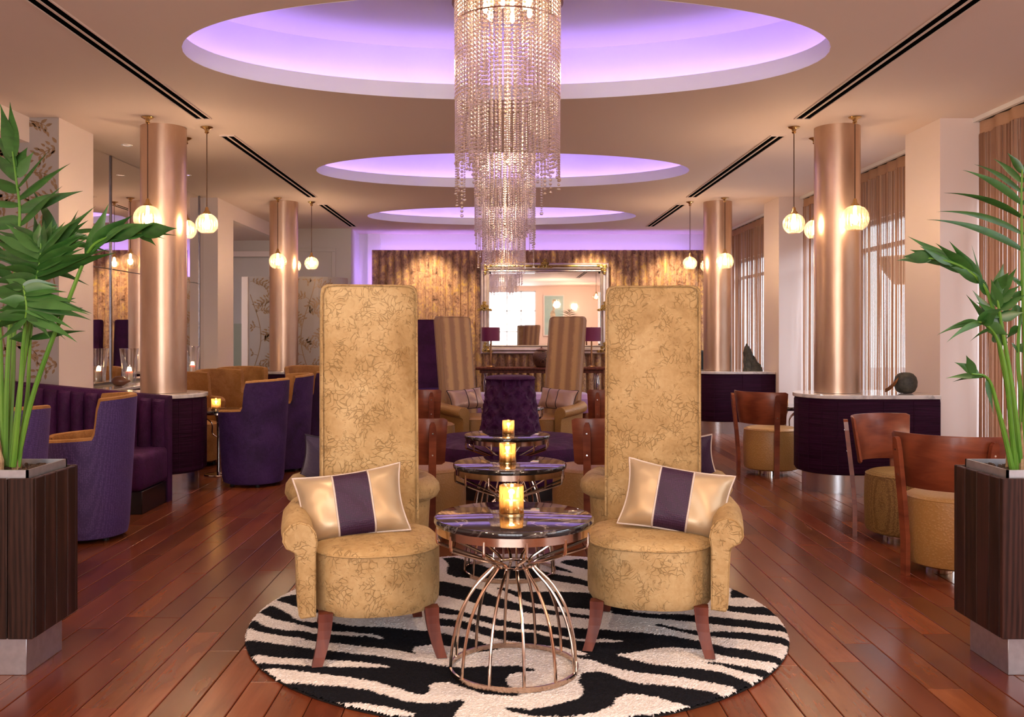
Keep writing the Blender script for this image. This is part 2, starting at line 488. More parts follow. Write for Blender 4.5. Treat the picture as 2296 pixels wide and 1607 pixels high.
# ---- floor: dark underlay with separate planks
fl = sempty('floor')
obj('underlay', box(BM(), -6.2, 4.6, -4, 17.2, -.08, -.018), M['black'], fl, False)
PW = .136
def plank_mesh(L, bm=None, cx=0, cyy=0):
    own = bm is None
    bm = bm or BM()
    g, b = .0016, .0028
    a = [(cx + sx * (PW / 2 - g), cyy + sy * (L / 2 - g)) for sx, sy in ((-1, -1), (1, -1), (1, 1), (-1, 1))]
    t = [(cx + sx * (PW / 2 - g - b), cyy + sy * (L / 2 - g - b * .35)) for sx, sy in ((-1, -1), (1, -1), (1, 1), (-1, 1))]
    lo = [bm.verts.new((x, y, -.016)) for x, y in a]; mi = [bm.verts.new((x, y, -.0016)) for x, y in a]; hi = [bm.verts.new((x, y, 0)) for x, y in t]
    for k in range(4):
        bm.faces.new((lo[k], lo[(k + 1) % 4], mi[(k + 1) % 4], mi[k])); bm.faces.new((mi[k], mi[(k + 1) % 4], hi[(k + 1) % 4], hi[k]))
    bm.faces.new(hi)
    if own:
        me = bpy.data.meshes.new('plank'); bm.to_mesh(me); bm.free(); me.materials.append(M['plank']); return me
PL = {L: plank_mesh(L) for L in (.8, 1.1, 1.4, 1.75)}
rest = BM(); n_planks = 0
cand = []
x = -6.0 + PW / 2
while x < 4.4:
    y = -4 - random.random() * 1.4
    while y < 17:
        L = random.choice(list(PL)); yc = y + L / 2; y += L
        vis = yc > 3.0 and yc < 9.6 and abs(x - .05 * 0) < .56 * (yc + .6) and abs(x) < 4.0
        cand.append((yc if vis else 99, x, yc, L))
    x += PW
cand.sort()
for k, (key, x, yc, L) in enumerate(cand):
    if k < 295 and key < 50: inst('plank', PL[L], fl, loc=(x, yc, 0))
    elif yc > -4: plank_mesh(L, rest, x, yc)
pr = obj('plank_field', rest, M['plank'], fl, False); pr['kind'] = 'stuff'

# ---- ceiling with three elliptical coves
ce = sempty('ceiling')
OV = [(.036, 6.05), (.026, 10.4), (.02, 14.4)]
OA, OB = 2.06, 1.12
bm = BM()
def quad(bm, *p): bm.faces.new([bm.verts.new(q) for q in p])
def ceil_rect(x0, x1, y0, y1, z=CEIL): quad(bm, (x0, y0, z), (x0, y1, z), (x1, y1, z), (x1, y0, z))
HX, HY = 2.9, 1.45
for ox, oy in OV:
    angs = [2 * PI * k / 120 for k in range(120)]
    for sx in (1, -1):
        for sy in (1, -1): angs.append(math.atan2(sy * HY, sx * HX) % (2 * PI))
    angs.sort(); inner, outer = [], []
    for a in angs:
        c_, s_ = math.cos(a), math.sin(a)
        r = 1 / math.sqrt((c_ / OA) ** 2 + (s_ / OB) ** 2)
        q = min(HX / abs(c_) if abs(c_) > 1e-9 else 1e9, HY / abs(s_) if abs(s_) > 1e-9 else 1e9)
        inner.append(bm.verts.new((ox + c_ * r, oy + s_ * r, CEIL))); outer.append(bm.verts.new((ox + c_ * q, oy + s_ * q, CEIL)))
    n = len(angs)
    for k in range(n): bm.faces.new((inner[k], inner[(k + 1) % n], outer[(k + 1) % n], outer[k]))
    ceil_rect(-3.9, ox - HX, oy - HY, oy + HY); ceil_rect(ox + HX, 4.4, oy - HY, oy + HY)
yy = [-4.0]
for ox, oy in OV: yy += [oy - HY, oy + HY]
yy.append(17.0)
for k in range(0, len(yy), 2): ceil_rect(-3.9, 4.4, yy[k], yy[k + 1])
ceil_rect(-6.2, -3.92, -4, 7.77, 2.926)
ceil_rect(-6.2, -3.76, 13.0, 16.1, 2.926)
ceil_rect(-4.4, -3.9, 7.7, 13.1)
obj('ceiling_board', bm, M['paint_ceiling'], ce, False)
def ering(bm, prof, ox, oy, n=128):
    """prof: list of (offset from ellipse, z)"""
    V = [[bm.verts.new((ox + (OA + d) * math.cos(2 * PI * k / n), oy + (OB + d) * math.sin(2 * PI * k / n), z)) for k in range(n)] for d, z in prof]
    for i in range(len(V) - 1):
        for k in range(n): bm.faces.new((V[i][k], V[i][(k + 1) % n], V[i + 1][(k + 1) % n], V[i + 1][k]))
    return V
for ox, oy in OV:
    b = BM(); ering(b, [(0.0, CEIL - .001), (0.0, CEIL + .115), (.03, CEIL + .115), (.03, CEIL + .02), (.20, CEIL + .02)], ox, oy)
    lip = obj('cove_lip', b, M['cove_paint'], ce)
    b = BM(); V = ering(b, [(.20, CEIL + .0), (.20, CEIL + .40), (.19, CEIL + .44)], ox, oy)
    obj('cove_wall', b, M['cove_paint'], ce)
    b = BM(); V = ering(b, [(.19, CEIL + .44), (-.25, CEIL + .47), (-.6, CEIL + .48)], ox, oy); b.faces.new(V[-1])
    obj('cove_dome', b, M['cove_paint'], ce)
    b = BM(); ering(b, [(.085, CEIL + .03), (.085, CEIL + .05), (.105, CEIL + .05), (.105, CEIL + .03)], ox, oy)
    obj('led_strip', b, M['led'], lip)

# ---- left side: bulkhead beams, piers, mirror wall, wallpaper wall
t1 = struct('trim_1', box(BM(), -4.0, -3.9, -4, 7.76, 2.92, CEIL), M['paint'])
t2 = struct('trim_2', box(BM(), -3.84, -3.74, 13.1, 16.05, 2.92, CEIL), M['paint'])
wl = sempty('wall_left')
obj('pier', box(BM(), -4.4, -3.66, 7.765, 8.42, 0, CEIL), M['paint'], wl, False)
obj('pier', box(BM(), -4.4, -3.735, 12.38, 13.1, 0, CEIL), M['paint'], wl, False)
obj('backing_wall', box(BM(), -4.4, -3.97, 8.42, 12.38, 0, CEIL), M['paint'], wl, False)
obj('alcove_wall', box(BM(), -6.2, -6.1, -4, 17, 0, 2.92), M['paint'], wl, False)
M['strip'] = plain('dark_nickel', (.16, .14, .15), .25, 1)
mirror = NT('mirror_silver'); M['mirror'] = mirror.done(mirror.pbr((.90, .86, .84), .015, 1.0))
seams = [8.425, 9.42, 10.80, 12.19, 12.375]
for a, b_ in zip(seams[:-1], seams[1:]):
    for z0, z1 in ((.85, 1.983), (1.989, CEIL - .005)):
        obj('mirror_panel', box(BM(), -3.97, -3.92, a + .002, b_ - .002, z0, z1, .003, 1), M['mirror'], wl, False)
for s_ in seams[1:4]:
    obj('mirror_strip', box(BM(), -3.925, -3.908, s_ - .012, s_ + .012, - 0 + .85, CEIL - .005, .003, 1), M['strip'], wl, False)

def vine(bm, u0, u1, z0, z1, put, seed, sc=1.0):
    """flat printed vine with leaf sprays; put(u,z)->3D"""
    rd = random.Random(seed)
    def leaf(u, z, a, L):
        w_ = L * .42
        pts = [(0, 0), (.3, .5), (.65, .42), (1, 0), (.65, -.42), (.3, -.5)]
        vs = []
        for p, q in pts:
            x_ = u + (p * L) * math.cos(a) - q * w_ * math.sin(a); y_ = z + (p * L) * math.sin(a) + q * w_ * math.cos(a)
            if not (u0 <= x_ <= u1 and z0 <= y_ <= z1): return
            vs.append(bm.verts.new(put(x_, y_)))
        bm.faces.new(vs)
    def stem(pts, wd):
        L_ = []
        for i, (x_, y_) in enumerate(pts):
            j = min(i + 1, len(pts) - 1); k = max(i - 1, 0)
            dx, dy = pts[j][0] - pts[k][0], pts[j][1] - pts[k][1]; d = math.hypot(dx, dy) or 1
            L_.append(((x_ - dy / d * wd, y_ + dx / d * wd), (x_ + dy / d * wd, y_ - dx / d * wd)))
        for a_, b_ in zip(L_[:-1], L_[1:]):
            qs = [a_[0], b_[0], b_[1], a_[1]]
            if all(u0 <= q[0] <= u1 and z0 <= q[1] <= z1 for q in qs): bm.faces.new([bm.verts.new(put(*q)) for q in qs])
    n = max(1, int((u1 - u0) / (.34 * sc)))
    for k in range(n + 1):
        ub = u0 + (k + .15) * (u1 - u0) / n; z = z0 - .1; a = PI / 2; pts = []
        ph = rd.random() * 6
        while z < z1 + .1:
            pts.append((ub + .11 * sc * math.sin(z * 3.2 / sc + ph), z)); z += .03
        stem(pts, .006 * sc)
        i = 4
        side = 1
        while i < len(pts) - 2:
            u, z = pts[i]; ang = PI / 2 - side * (.75 + rd.random() * .4); L = (.26 + rd.random() * .1) * sc
            sp = []
            for q in range(9):
                f = q / 8; an = ang - side * f * .75
                sp.append((u + L * f * math.cos(an), z + L * f * math.sin(an)))
            stem(sp, .0032 * sc)
            for q in range(2, 9):
                for sd in (1, -1):
                    for m in range(2):
                        an = math.atan2(sp[q][1] - sp[q - 1][1], sp[q][0] - sp[q - 1][0]) + sd * (.65 + .4 * rd.random())
                        o_ = m * .045 * sc
                        leaf(sp[q][0] + o_ * math.cos(an), sp[q][1] + o_ * math.sin(an), an, .052 * sc * (.8 + .5 * rd.random()))
            side = -side; i += int(6 * sc) + rd.randint(0, 2)
wa = sempty('wall_alcove')
wp = obj('wallpaper', box(BM(), -6.1, -3.66, 7.755, 7.765, 0, CEIL - .002), M['wallpaper'], wa, False)
b = BM(); vine(b, -4.9, -3.665, .8, CEIL - .01, lambda u, z: (u, 7.7535, z), 3)
pv = obj('leaf_print', b, M['wallpaper_print'], wp, False); pv['kind'] = 'stuff'

# ---- back of the room
wb = sempty('wall_back')
obj('plaster', box(BM(), -2.7, 4.5, 17.0, 17.2, 0, CEIL + .1), M['paint_white'], wb, False)
obj('return_wall', box(BM(), -2.72, -2.56, 16.2, 17.0, 0, CEIL), M['paint_white'], wb, False)
obj('pilaster', box(BM(), -2.40, -2.17, 16.93, 17.0, 0, CEIL), M['paint_white'], wb, False)
UP = .1315
b = BM()
def chan(i, j):
    t = i / 8.0; u = -UP / 2 + .003 + t * (UP - .006); bulge = .055 * math.sin(PI * min(1, max(0, t))) ** .55
    z = (0, .012, 2.798, 2.81)[j]; k = (0, 1, 1, 0)[j]
    return (u, -bulge * (.35 + .65 * k), z)
grid(b, 9, 4, chan)
box(b, -UP / 2, UP / 2, 0, .05, 0, 2.81)
ch_me = obj('panel', b, M['gold_wall'], wb)
ch_me.location = (-2.28 + UP / 2, 16.6, 0)
for k in range(1, 45): inst('panel', ch_me.data, wb, loc=(-2.28 + UP * (k + .5), 16.6, 0))
led = BM(); box(led, -2.15, 3.5, 16.76, 16.79, 2.70, 2.72); box(led, -2.17, -2.14, 16.76, 16.79, .3, 2.7)
obj('led_strip', led, M['led2'], wb, False)

w2 = sempty('wall_corridor')
obj('plaster', box(BM(), -6.2, -2.56, 16.05, 16.2, 0, CEIL), M['paint_grey'], w2, False)
def frame_rect(bm, x0, x1, z0, z1, y, wd=.07, d=.025):
    for a in ((x0, x1, z1 - wd, z1), (x0, x1, z0, z0 + wd), (x0, x0 + wd, z0 + wd, z1 - wd), (x1 - wd, x1, z0 + wd, z1 - wd)):
        box(bm, a[0], a[1], y - d, y, a[2], a[3], .006, 1)
    return bm
obj('panel_moulding', frame_rect(BM(), -3.75, -2.82, 0.1, 2.8, 16.05), M['paint_grey'], w2, False)
d1 = struct('door_1', box(BM(), -4.60, -3.95, 16.0, 16.05, 0, 2.62), M['paint_grey'])
obj('door_frame', frame_rect(BM(), -4.70, -3.85, 0.0, 2.74, 16.05, .1, .07), M['paint'], d1, False)
obj('pane', box(BM(), -4.55, -4.28, 15.985, 16.0, .75, 1.50), plain('greenish_door_glass', (.36, .37, .27), .15), d1, False)
obj('lower_board', frame_rect(BM(), -4.2, -4.0, .2, 1.9, 16.0, .03, .012), M['paint_grey'], d1, False)

# free-standing curved wallpaper screen in front of that wall
sc_ = thing('curved_screen', 'low grey wallpapered partition screen with bronze leaf vines by the second left column', 'screen', (0, 0, 0))
scp = [(-3.85, 14.3), (-2.85, 14.3)] + [(-2.85 + .45 * math.sin(a), 14.75 - .45 * math.cos(a)) for a in [k * PI / 2 / 10 for k in range(1, 11)]]
sl = [0]
for a, b_ in zip(scp[:-1], scp[1:]): sl.append(sl[-1] + math.hypot(b_[0] - a[0], b_[1] - a[1]))
b = BM()
outer = scp; inner = [(x_ - (0 if i < 2 else .08 * math.sin((i - 1) * PI / 20)), y_ + (.08 if i < 2 else .08 * math.cos((i - 1) * PI / 20))) for i, (x_, y_) in enumerate(scp)]
extrude_poly(b, outer + inner[::-1], 0, 2.2)
obj('screen_body', b, M['wallpaper'], sc_, False)
def put_s(u, z):
    for i in range(len(scp) - 1):
        if sl[i] <= u <= sl[i + 1] + 1e-6:
            f = (u - sl[i]) / (sl[i + 1] - sl[i]); x_ = scp[i][0] + f * (scp[i + 1][0] - scp[i][0]); y_ = scp[i][1] + f * (scp[i + 1][1] - scp[i][1])
            return (x_ + (0 if i == 0 else .002), y_ - .0025, z)
    return (*scp[-1], z)
b = BM(); vine(b, 0.02, sl[-1] - .02, .8, 2.19, put_s, 5)
pv = obj('leaf_print', b, M['wallpaper_print'], sc_, False); pv['kind'] = 'stuff'
obj('end_post', box(BM(), -3.95, -3.85, 14.28, 14.40, 0, 2.2, .006, 1), M['paint'], sc_, False)

# ---- right side: piers, window wall, glazing, street
wr = sempty('wall_right')
for y0, y1 in ((3.25, 3.93), (7.79, 8.46), (12.3, 13.0), (16.72, 17.0)):
    obj('pier', box(BM(), 3.657, 4.4, y0, y1, 0, CEIL), M['paint'], wr, False)
bays = [(-.6, 3.25), (3.93, 7.79), (8.46, 12.3), (13.0, 16.72)]
for k, (y0, y1) in enumerate(bays):
    obj('lintel', box(BM(), 4.2, 4.4, y0, y1, 2.62, CEIL), M['paint'], wr, False)
    obj('sill_wall', box(BM(), 4.2, 4.4, y0, y1, 0, .35), M['paint'], wr, False)
    obj('pelmet', box(BM(), 3.93, 3.965, y0, y1, CEIL - .035, CEIL), M['paint_white'], wr, False)
    wn = sempty('window_%d' % (k + 1))
    b = BM()
    for z in (.35, 2.28, 2.57): box(b, 4.25, 4.31, y0, y1, z, z + .05, .005, 1)
    m = max(2, round((y1 - y0) / 1.28))
    for q in range(m + 1):
        yq = y0 + (y1 - y0) * q / m; box(b, 4.25, 4.31, yq - .025, yq + .025, .35, 2.62, .005, 1)
    obj('window_frame', b, M['frame_grey'], wn, False)
    for q in range(m):
        obj('pane', box(BM(), 4.275, 4.285, y0 + (y1 - y0) * q / m + .025, y0 + (y1 - y0) * (q + 1) / m - .025, .40, 2.57), M['window_glass'], wn, False)
struct('wall_near_right', box(BM(), 4.2, 4.4, -4, -.6, 0, CEIL), M['paint'])
# rear wall with its own window, seen in the gilt mirror
wk = sempty('wall_rear')
for x0, x1, z0, z1 in ((-6.2, -2.75, 0, CEIL), (3.35, 4.4, 0, CEIL), (-2.75, 3.35, 0, .55), (-2.75, 3.35, 2.95, CEIL)):
    obj('plaster', box(BM(), x0, x1, -3.2, -3.0, z0, z1), M['paint'], wk, False)
obj('plaster', box(BM(), 1.35, 3.35, -3.12, -3.0, .55, 2.95), M['paint'], wk, False)
wn = sempty('window_5'); b = BM()
for x_ in (-2.75, -2.0, -1.25, -.5, .25, .8, 1.35): box(b, x_ - .025, x_ + .025, -3.12, -3.06, .55, 2.95)
for z in (.55, 1.35, 2.15, 2.9): box(b, -2.75, 1.35, -3.12, -3.06, z, z + .05)
obj('window_frame', b, M['frame_grey'], wn, False)
obj('pane', box(BM(), -2.75, 1.35, -3.095, -3.085, .6, 2.9), M['window_glass'], wn, False)

street = struct('ground_street', box(BM(), 4.4, 40, -10, 40, -.3, -.15), M['pave'])
fb = thing('street_building', 'pale stone building across the street seen through the string curtains', 'building', (16, 12, -.15))
obj('wall', box(BM(), 0, 3, -14, 16, 0, 6.5), M['facade'], fb, False)
wm = None
for q in range(9):
    y_ = -12 + q * 3.1
    obj('shopfront', box(BM(), -.06, .02, y_, y_ + 1.9, .5, 2.9, .02, 1), plain('dark_shop_glass', (.12, .13, .16), .1) if q == 0 else bpy.data.materials['dark_shop_glass'], fb, False)
obj('fascia', box(BM(), -.25, 0, -14, 16, 3.1, 3.5), M['paint_white'], fb, False)

# ---- skirting
struct('baseboard_right', box(BM(), 3.64, 3.657, 7.79, 8.46, 0, .1), M['paint'])
struct('baseboard_left', box(BM(), -3.735, -3.72, 12.38, 13.1, 0, .1), M['paint'])

# ================================================================== CEILING VENTS, COLUMNS, PENDANTS, CHANDELIERS
def vent(x, y0, y1, label):
    t = thing('slot_diffuser', label, 'ceiling vent', (x, (y0 + y1) / 2, CEIL), 0, None)
    L = (y1 - y0) / 2
    b = BM()
    for u0, u1 in ((-.068, -.057), (-.008, .008), (.057, .068)): box(b, u0, u1, -L, L, -.010, .0, .001, 1)
    for s in (-1, 1): box(b, -.068, .068, s * L - .006, s * L + .006, -.010, 0)
    obj('frame', b, M['paint_ceiling'], t, False)
    for u0, u1 in ((-.057, -.008), (.008, .057)): obj('slot', box(BM(), u0, u1, -L, L, -.004, .0), M['void'], t, False)
    for k in range(int(2 * L / .9)):
        pass
    return t
for sx, nm in ((-1, 'left'), (1, 'right')):
    X = -2.47 if sx < 0 else 2.51
    vent(X, 2.5, 7.79, 'long double slot air vent in the %s ceiling, nearest of its row' % nm)
    vent(X, 8.46, 12.3, 'double slot air vent in the %s ceiling, middle of its row' % nm)
    vent(X, 13.0, 15.72, 'short double slot air vent in the %s ceiling, farthest of its row' % nm)
dl = None
for k, (x, y, lab) in enumerate(((-3.55, 8.9, 'round recessed downlight in the ceiling by the left mirror wall, nearer one'), (-3.55, 10.6, 'round recessed downlight in the ceiling by the left mirror wall, farther one'))):
    if dl is None:
        dl = thing('downlight', lab, 'ceiling light', (x, y, CEIL))
        obj('trim_ring', lathe(BM(), [(.032, -.004), (.05, -.006), (.052, -.001), (.05, 0), (.03, 0)], 24, cap=False), M['paint_white'], dl)
        obj('lens', lathe(BM(), [(0.001, -.002), (.034, -.002)], 24, cap=False), M['chrome'], dl)
    else: dup(dl, (x, y, CEIL), 0, lab)

COLS = [(-2.93, 8.15), (2.93, 8.15), (-2.96, 12.8), (2.97, 12.8)]
side = ('left', 'right', 'left', 'right'); dep = ('front', 'front', 'back', 'back')
col0 = None
for k, (x, y) in enumerate(COLS):
    lab = 'round champagne metallic column rising from the %s %s purple counter' % (dep[k], side[k])
    if col0 is None:
        col0 = thing('column', lab, 'column', (x, y, .83), 0)
        obj('shaft', lathe(BM(), [(.192, 0), (.192, CEIL - .83)], 72), M['gold_paint'], col0)
    else: dup(col0, (x, y, .83), 0, lab)

# pendants
def pendant(label, x, y, R):
    z = 2.29
    t = thing('globe_pendant', label, 'pendant light', (x, y, z))
    top = CEIL - z
    obj('ceiling_rose', lathe(BM(), [(.052, top), (.054, top - .004), (.046, top - .010), (.022, top - .022), (.016, top - .036), (.020, top - .046), (.012, top - .056), (.004, top - .060)], 24), M['brass'], t)
    obj('cord', tube(BM(), [(0, 0, top - .05), (0, 0, R + .03)], .0045, 8), M['cord'], t)
    obj('lamp_cap', lathe(BM(), [(.006, R + .055), (.014, R + .045), (.018, R + .02), (.034, R + .004), (.036, R - .010)], 20), M['brass'], t)
    prof = []
    for i in range(19):
        a = .27 + (PI - .27 - .52) * i / 18
        prof.append((R * math.sin(a), R * math.cos(a)))
    g = obj('glass_globe', lathe(BM(), prof, 96, cap=False, mod=lambda k: 1 + .018 * math.cos(2 * PI * k / 4)), M['globe'], t)
    obj('bulb', lathe(BM(), [(.006, R - .01), (.013, R - .025), (.014, .035), (.024, .01), (.028, -.012), (.022, -.034), (.006, -.046)], 16), M['bulb'], t)
    l = point('bulb_light', (0, 0, 0), 56, (1, .69, .46), .03); l.parent = t
    return t
for (cx_, cy_), s_, d_ in zip(COLS, side, dep):
    i = 1 if s_ == 'left' else -1
    pendant('large ribbed glass globe pendant in front of the %s %s column' % (d_, s_), cx_ + .015 if s_ == 'left' else cx_ + .0, cy_ - .41, .112)
    pendant('smaller ribbed glass globe pendant on the aisle side of the %s %s column' % (d_, s_), cx_ + i * .385, cy_ - .03, .093)
    pendant('ribbed glass globe pendant half hidden behind the %s %s column' % (d_, s_), cx_ + i * .05, cy_ + .43, .093)

# chandeliers
def bead(bm, r, z, x=0, y=0):
    V = []
    for rr, zz in ((.55, .83), (1, .15), (1, -.15), (.55, -.83)):
        V.append([bm.verts.new((x + r * rr * math.cos(2 * PI * k / 6), y + r * rr * math.sin(2 * PI * k / 6), z + r * zz)) for k in range(6)])
    for i in range(3):
        for k in range(6): bm.faces.new((V[i][k], V[i + 1][k], V[i + 1][(k + 1) % 6], V[i][(k + 1) % 6]))
    bm.faces.new(V[0]); bm.faces.new(list(reversed(V[-1])))
STR = []
for v in range(10):
    rd = random.Random(100 + v)
    b = BM(); L = .96 + .05 * v * .9 + rd.random() * .03; z = -.012
    while z > -.62:
        bead(b, .0112, z); z -= .0272
    small = rd.random() < .6
    while z > -L:
        bead(b, .0068 if small else .0105, z); z -= .0155 if small else .0262
    bead(b, .012, z - .004)
    me = bpy.data.meshes.new('bead_strand'); b.to_mesh(me); b.free(); me.materials.append(M['crystal'])
    STR.append(me)
for ci, ((ox, oy), lab) in enumerate(zip(OV, ('large crystal bead chandelier hanging from the nearest ceiling oval', 'crystal bead chandelier hanging from the middle ceiling oval', 'crystal bead chandelier hanging from the farthest ceiling oval'))):
    zt = 3.47
    dxy = ((.046 - .036, 0), (.05 - .026, .05), (.035, .2))[ci]
    t = thing('bead_chandelier', lab, 'chandelier', (ox + dxy[0], oy + dxy[1], zt), 0, 'crystal bead chandeliers under the ceiling ovals')
    obj('ceiling_plate', lathe(BM(), [(.36, 0), (.36, .035), (.34, .05), (.34, .135)], 64), M['bronze_metal'], t)
    b = BM(); tube(b, [(.335 * math.cos(a), .335 * math.sin(a), -.13) for a in [2 * PI * k / 64 for k in range(64)]], .005, 6, True)
    obj('hoop', b, M['bronze_metal'], t)
    rd = random.Random(ci)
    N = 70
    for k in range(N):
        a = 2 * PI * k / N
        inst('bead_strand', STR[rd.choice((0, 1, 1, 2, 2, 3, 3, 4, 5, 6, 7, 8, 9) if k % 3 == 0 else (0, 0, 1, 1, 2, 3, 4))], t, loc=(.334 * math.cos(a), .334 * math.sin(a), 0))
    for k in range(30):
        a = 2 * PI * (k + .5) / 30
        inst('bead_strand', STR[rd.choice((0, 0, 1, 2))], t, loc=(.25 * math.cos(a), .25 * math.sin(a), 0))
    for k in range(6):
        a = 2 * PI * k / 6 + .3
        obj('lamp_bulb', lathe(BM(), [(.004, .0), (.012, -.01), (.016, -.05), (.012, -.068), (.003, -.075)], 10), M['bulb'], t, loc=(.15 * math.cos(a), .15 * math.sin(a), 0))
    for z, e in ((-.14, 5), (-.6, 1.5)):
        l = point('chandelier_light', (0, 0, z), e, (1, .76, .52), .08); l.parent = t

# ================================================================== COUNTERS
def stadium(r, xr, n=24, xl=0.0):
    """half-round end at x=xl centre, straight to xr; pts CCW"""
    pts = [(xr, -r), (xr, r)]
    pts += [(xl + r * math.cos(a), r * math.sin(a)) for a in [PI / 2 + PI * k / n for k in range(n + 1)]]
    return pts
def soft_extrude(bm, pts_fn, rings):
    """rings: (inset, z)"""
    V = []
    for ins, z in rings: V.append([bm.verts.new((x, y, z)) for x, y in pts_fn(ins)])
    n = len(V[0])
    for i in range(len(V) - 1):
        for k in range(n): bm.faces.new((V[i][k], V[i][(k + 1) % n], V[i + 1][(k + 1) % n], V[i + 1][k]))
    bm.faces.new(list(reversed(V[0]))); bm.faces.new(V[-1]); return bm
def counter(label, x, y, xr, mirror=False):
    t = thing('counter', label, 'counter', (x, y, 0), PI if mirror else 0)
    R = .365
    obj('body', soft_extrude(BM(), lambda i: stadium(R - i, xr), [(.05, .155), (.015, .165), (0, .19), (0, .765), (.004, .785), (.012, .795)]), M['plum_ribbed'], t)
    obj('worktop', soft_extrude(BM(), lambda i: stadium(R + .012 - i, xr), [(.004, .795), (0, .799), (0, .824), (.004, .828)]), M['white_marble'], t)
    obj('plinth', soft_extrude(BM(), lambda i: stadium(R - .065, xr - .02), [(0, 0), (0, .158)]), M['steel'], t)
    b = BM()
    for k in range(1, 9):
        a = PI / 2 + PI * k / 9
        tube(b, [(R * 1.002 * math.cos(a), R * 1.002 * math.sin(a), z) for z in (.19, .78)], .0028, 6)
    for q in (.25, .5):
        for s in (-1, 1):
            if q < xr: tube(b, [(q, s * R * 1.002, .19), (q, s * R * 1.002, .78)], .0028, 6)
    obj('seam', b, M['plum_ribbed'], t)
    return t
counter('purple pleated counter with white marble top around the front right column', 2.93, 8.13, .72)
counter('purple pleated counter with white marble top around the back right column', 2.97, 12.8, .68)
counter('purple pleated counter with white marble top around the front left column', -2.93, 8.13, .72, True)
counter('purple pleated counter with white marble top around the back left column', -2.96, 12.8, .76, True)
lg = thing('mirror_ledge', 'narrow marble topped ledge along the left mirror wall carrying glass candle vases', 'shelf', (-3.79, 10.42, 0))
obj('ledge_top', box(BM(), -.13, .25, -1.9, 1.95, .80, .828, .004, 1), M['white_marble'], lg)
obj('ledge_front', box(BM(), -.13, .20, -1.9, 1.95, 0, .80), M['plum_ribbed'], lg, False)

# ================================================================== BANQUETTE
bq = thing('banquette', 'long dark purple channelled banquette in front of the left pier', 'sofa', (-2.645, 7.5, 0))
b = BM(); box(b, -2.6, 0, -.60, -.02, .17, .445, .045, 3)
obj('seat', b, M['plum_velvet'], bq)
obj('base', box(BM(), -2.6, -.01, -.56, 0, 0, .17, .004, 1), M['toe_kick'], bq)
def btop(x): return .845 + min(.15, max(0, -x) * .092)
cw = .107
k = 0
while k * cw < 2.55:
    x0 = -.02 - (k + 1) * cw; x1 = x0 + cw
    b = BM()
    def ch(i, j, x0=x0, x1=x1):
        u = x0 + .002 + (cw - .004) * i / 6; d = .055 * math.sin(PI * (.04 + .92 * i / 6)) ** .6
        zt = btop(u) - .03; z = (.44, .5, .62, .74, zt - .02, zt)[j]; kk = (1, 1, 1, 1, .9, .35)[j]
        return (u, -.05 - d * kk, z)
    grid(b, 7, 6, ch)
    obj('channel', b, M['plum_velvet'], bq); k += 1
b = BM()
n = 20; V = []
for i in range(n + 1):
    x_ = -2.6 * i / n; zt = btop(x_)
    V.append([b.verts.new(p) for p in ((x_, -.055, .17), (x_, -.055, zt - .028), (x_, -.04, zt - .006), (x_, -.01, zt), (x_, .045, zt - .004), (x_, .05, zt - .02), (x_, .05, .0), (x_, -.05, .0))])
for i in range(n):
    for j in range(8): b.faces.new((V[i][j], V[i][(j + 1) % 8], V[i + 1][(j + 1) % 8], V[i + 1][j]))
b.faces.new(V[0]); b.faces.new(list(reversed(V[-1])))
obj('back_frame', b, M['plum_velvet'], bq)

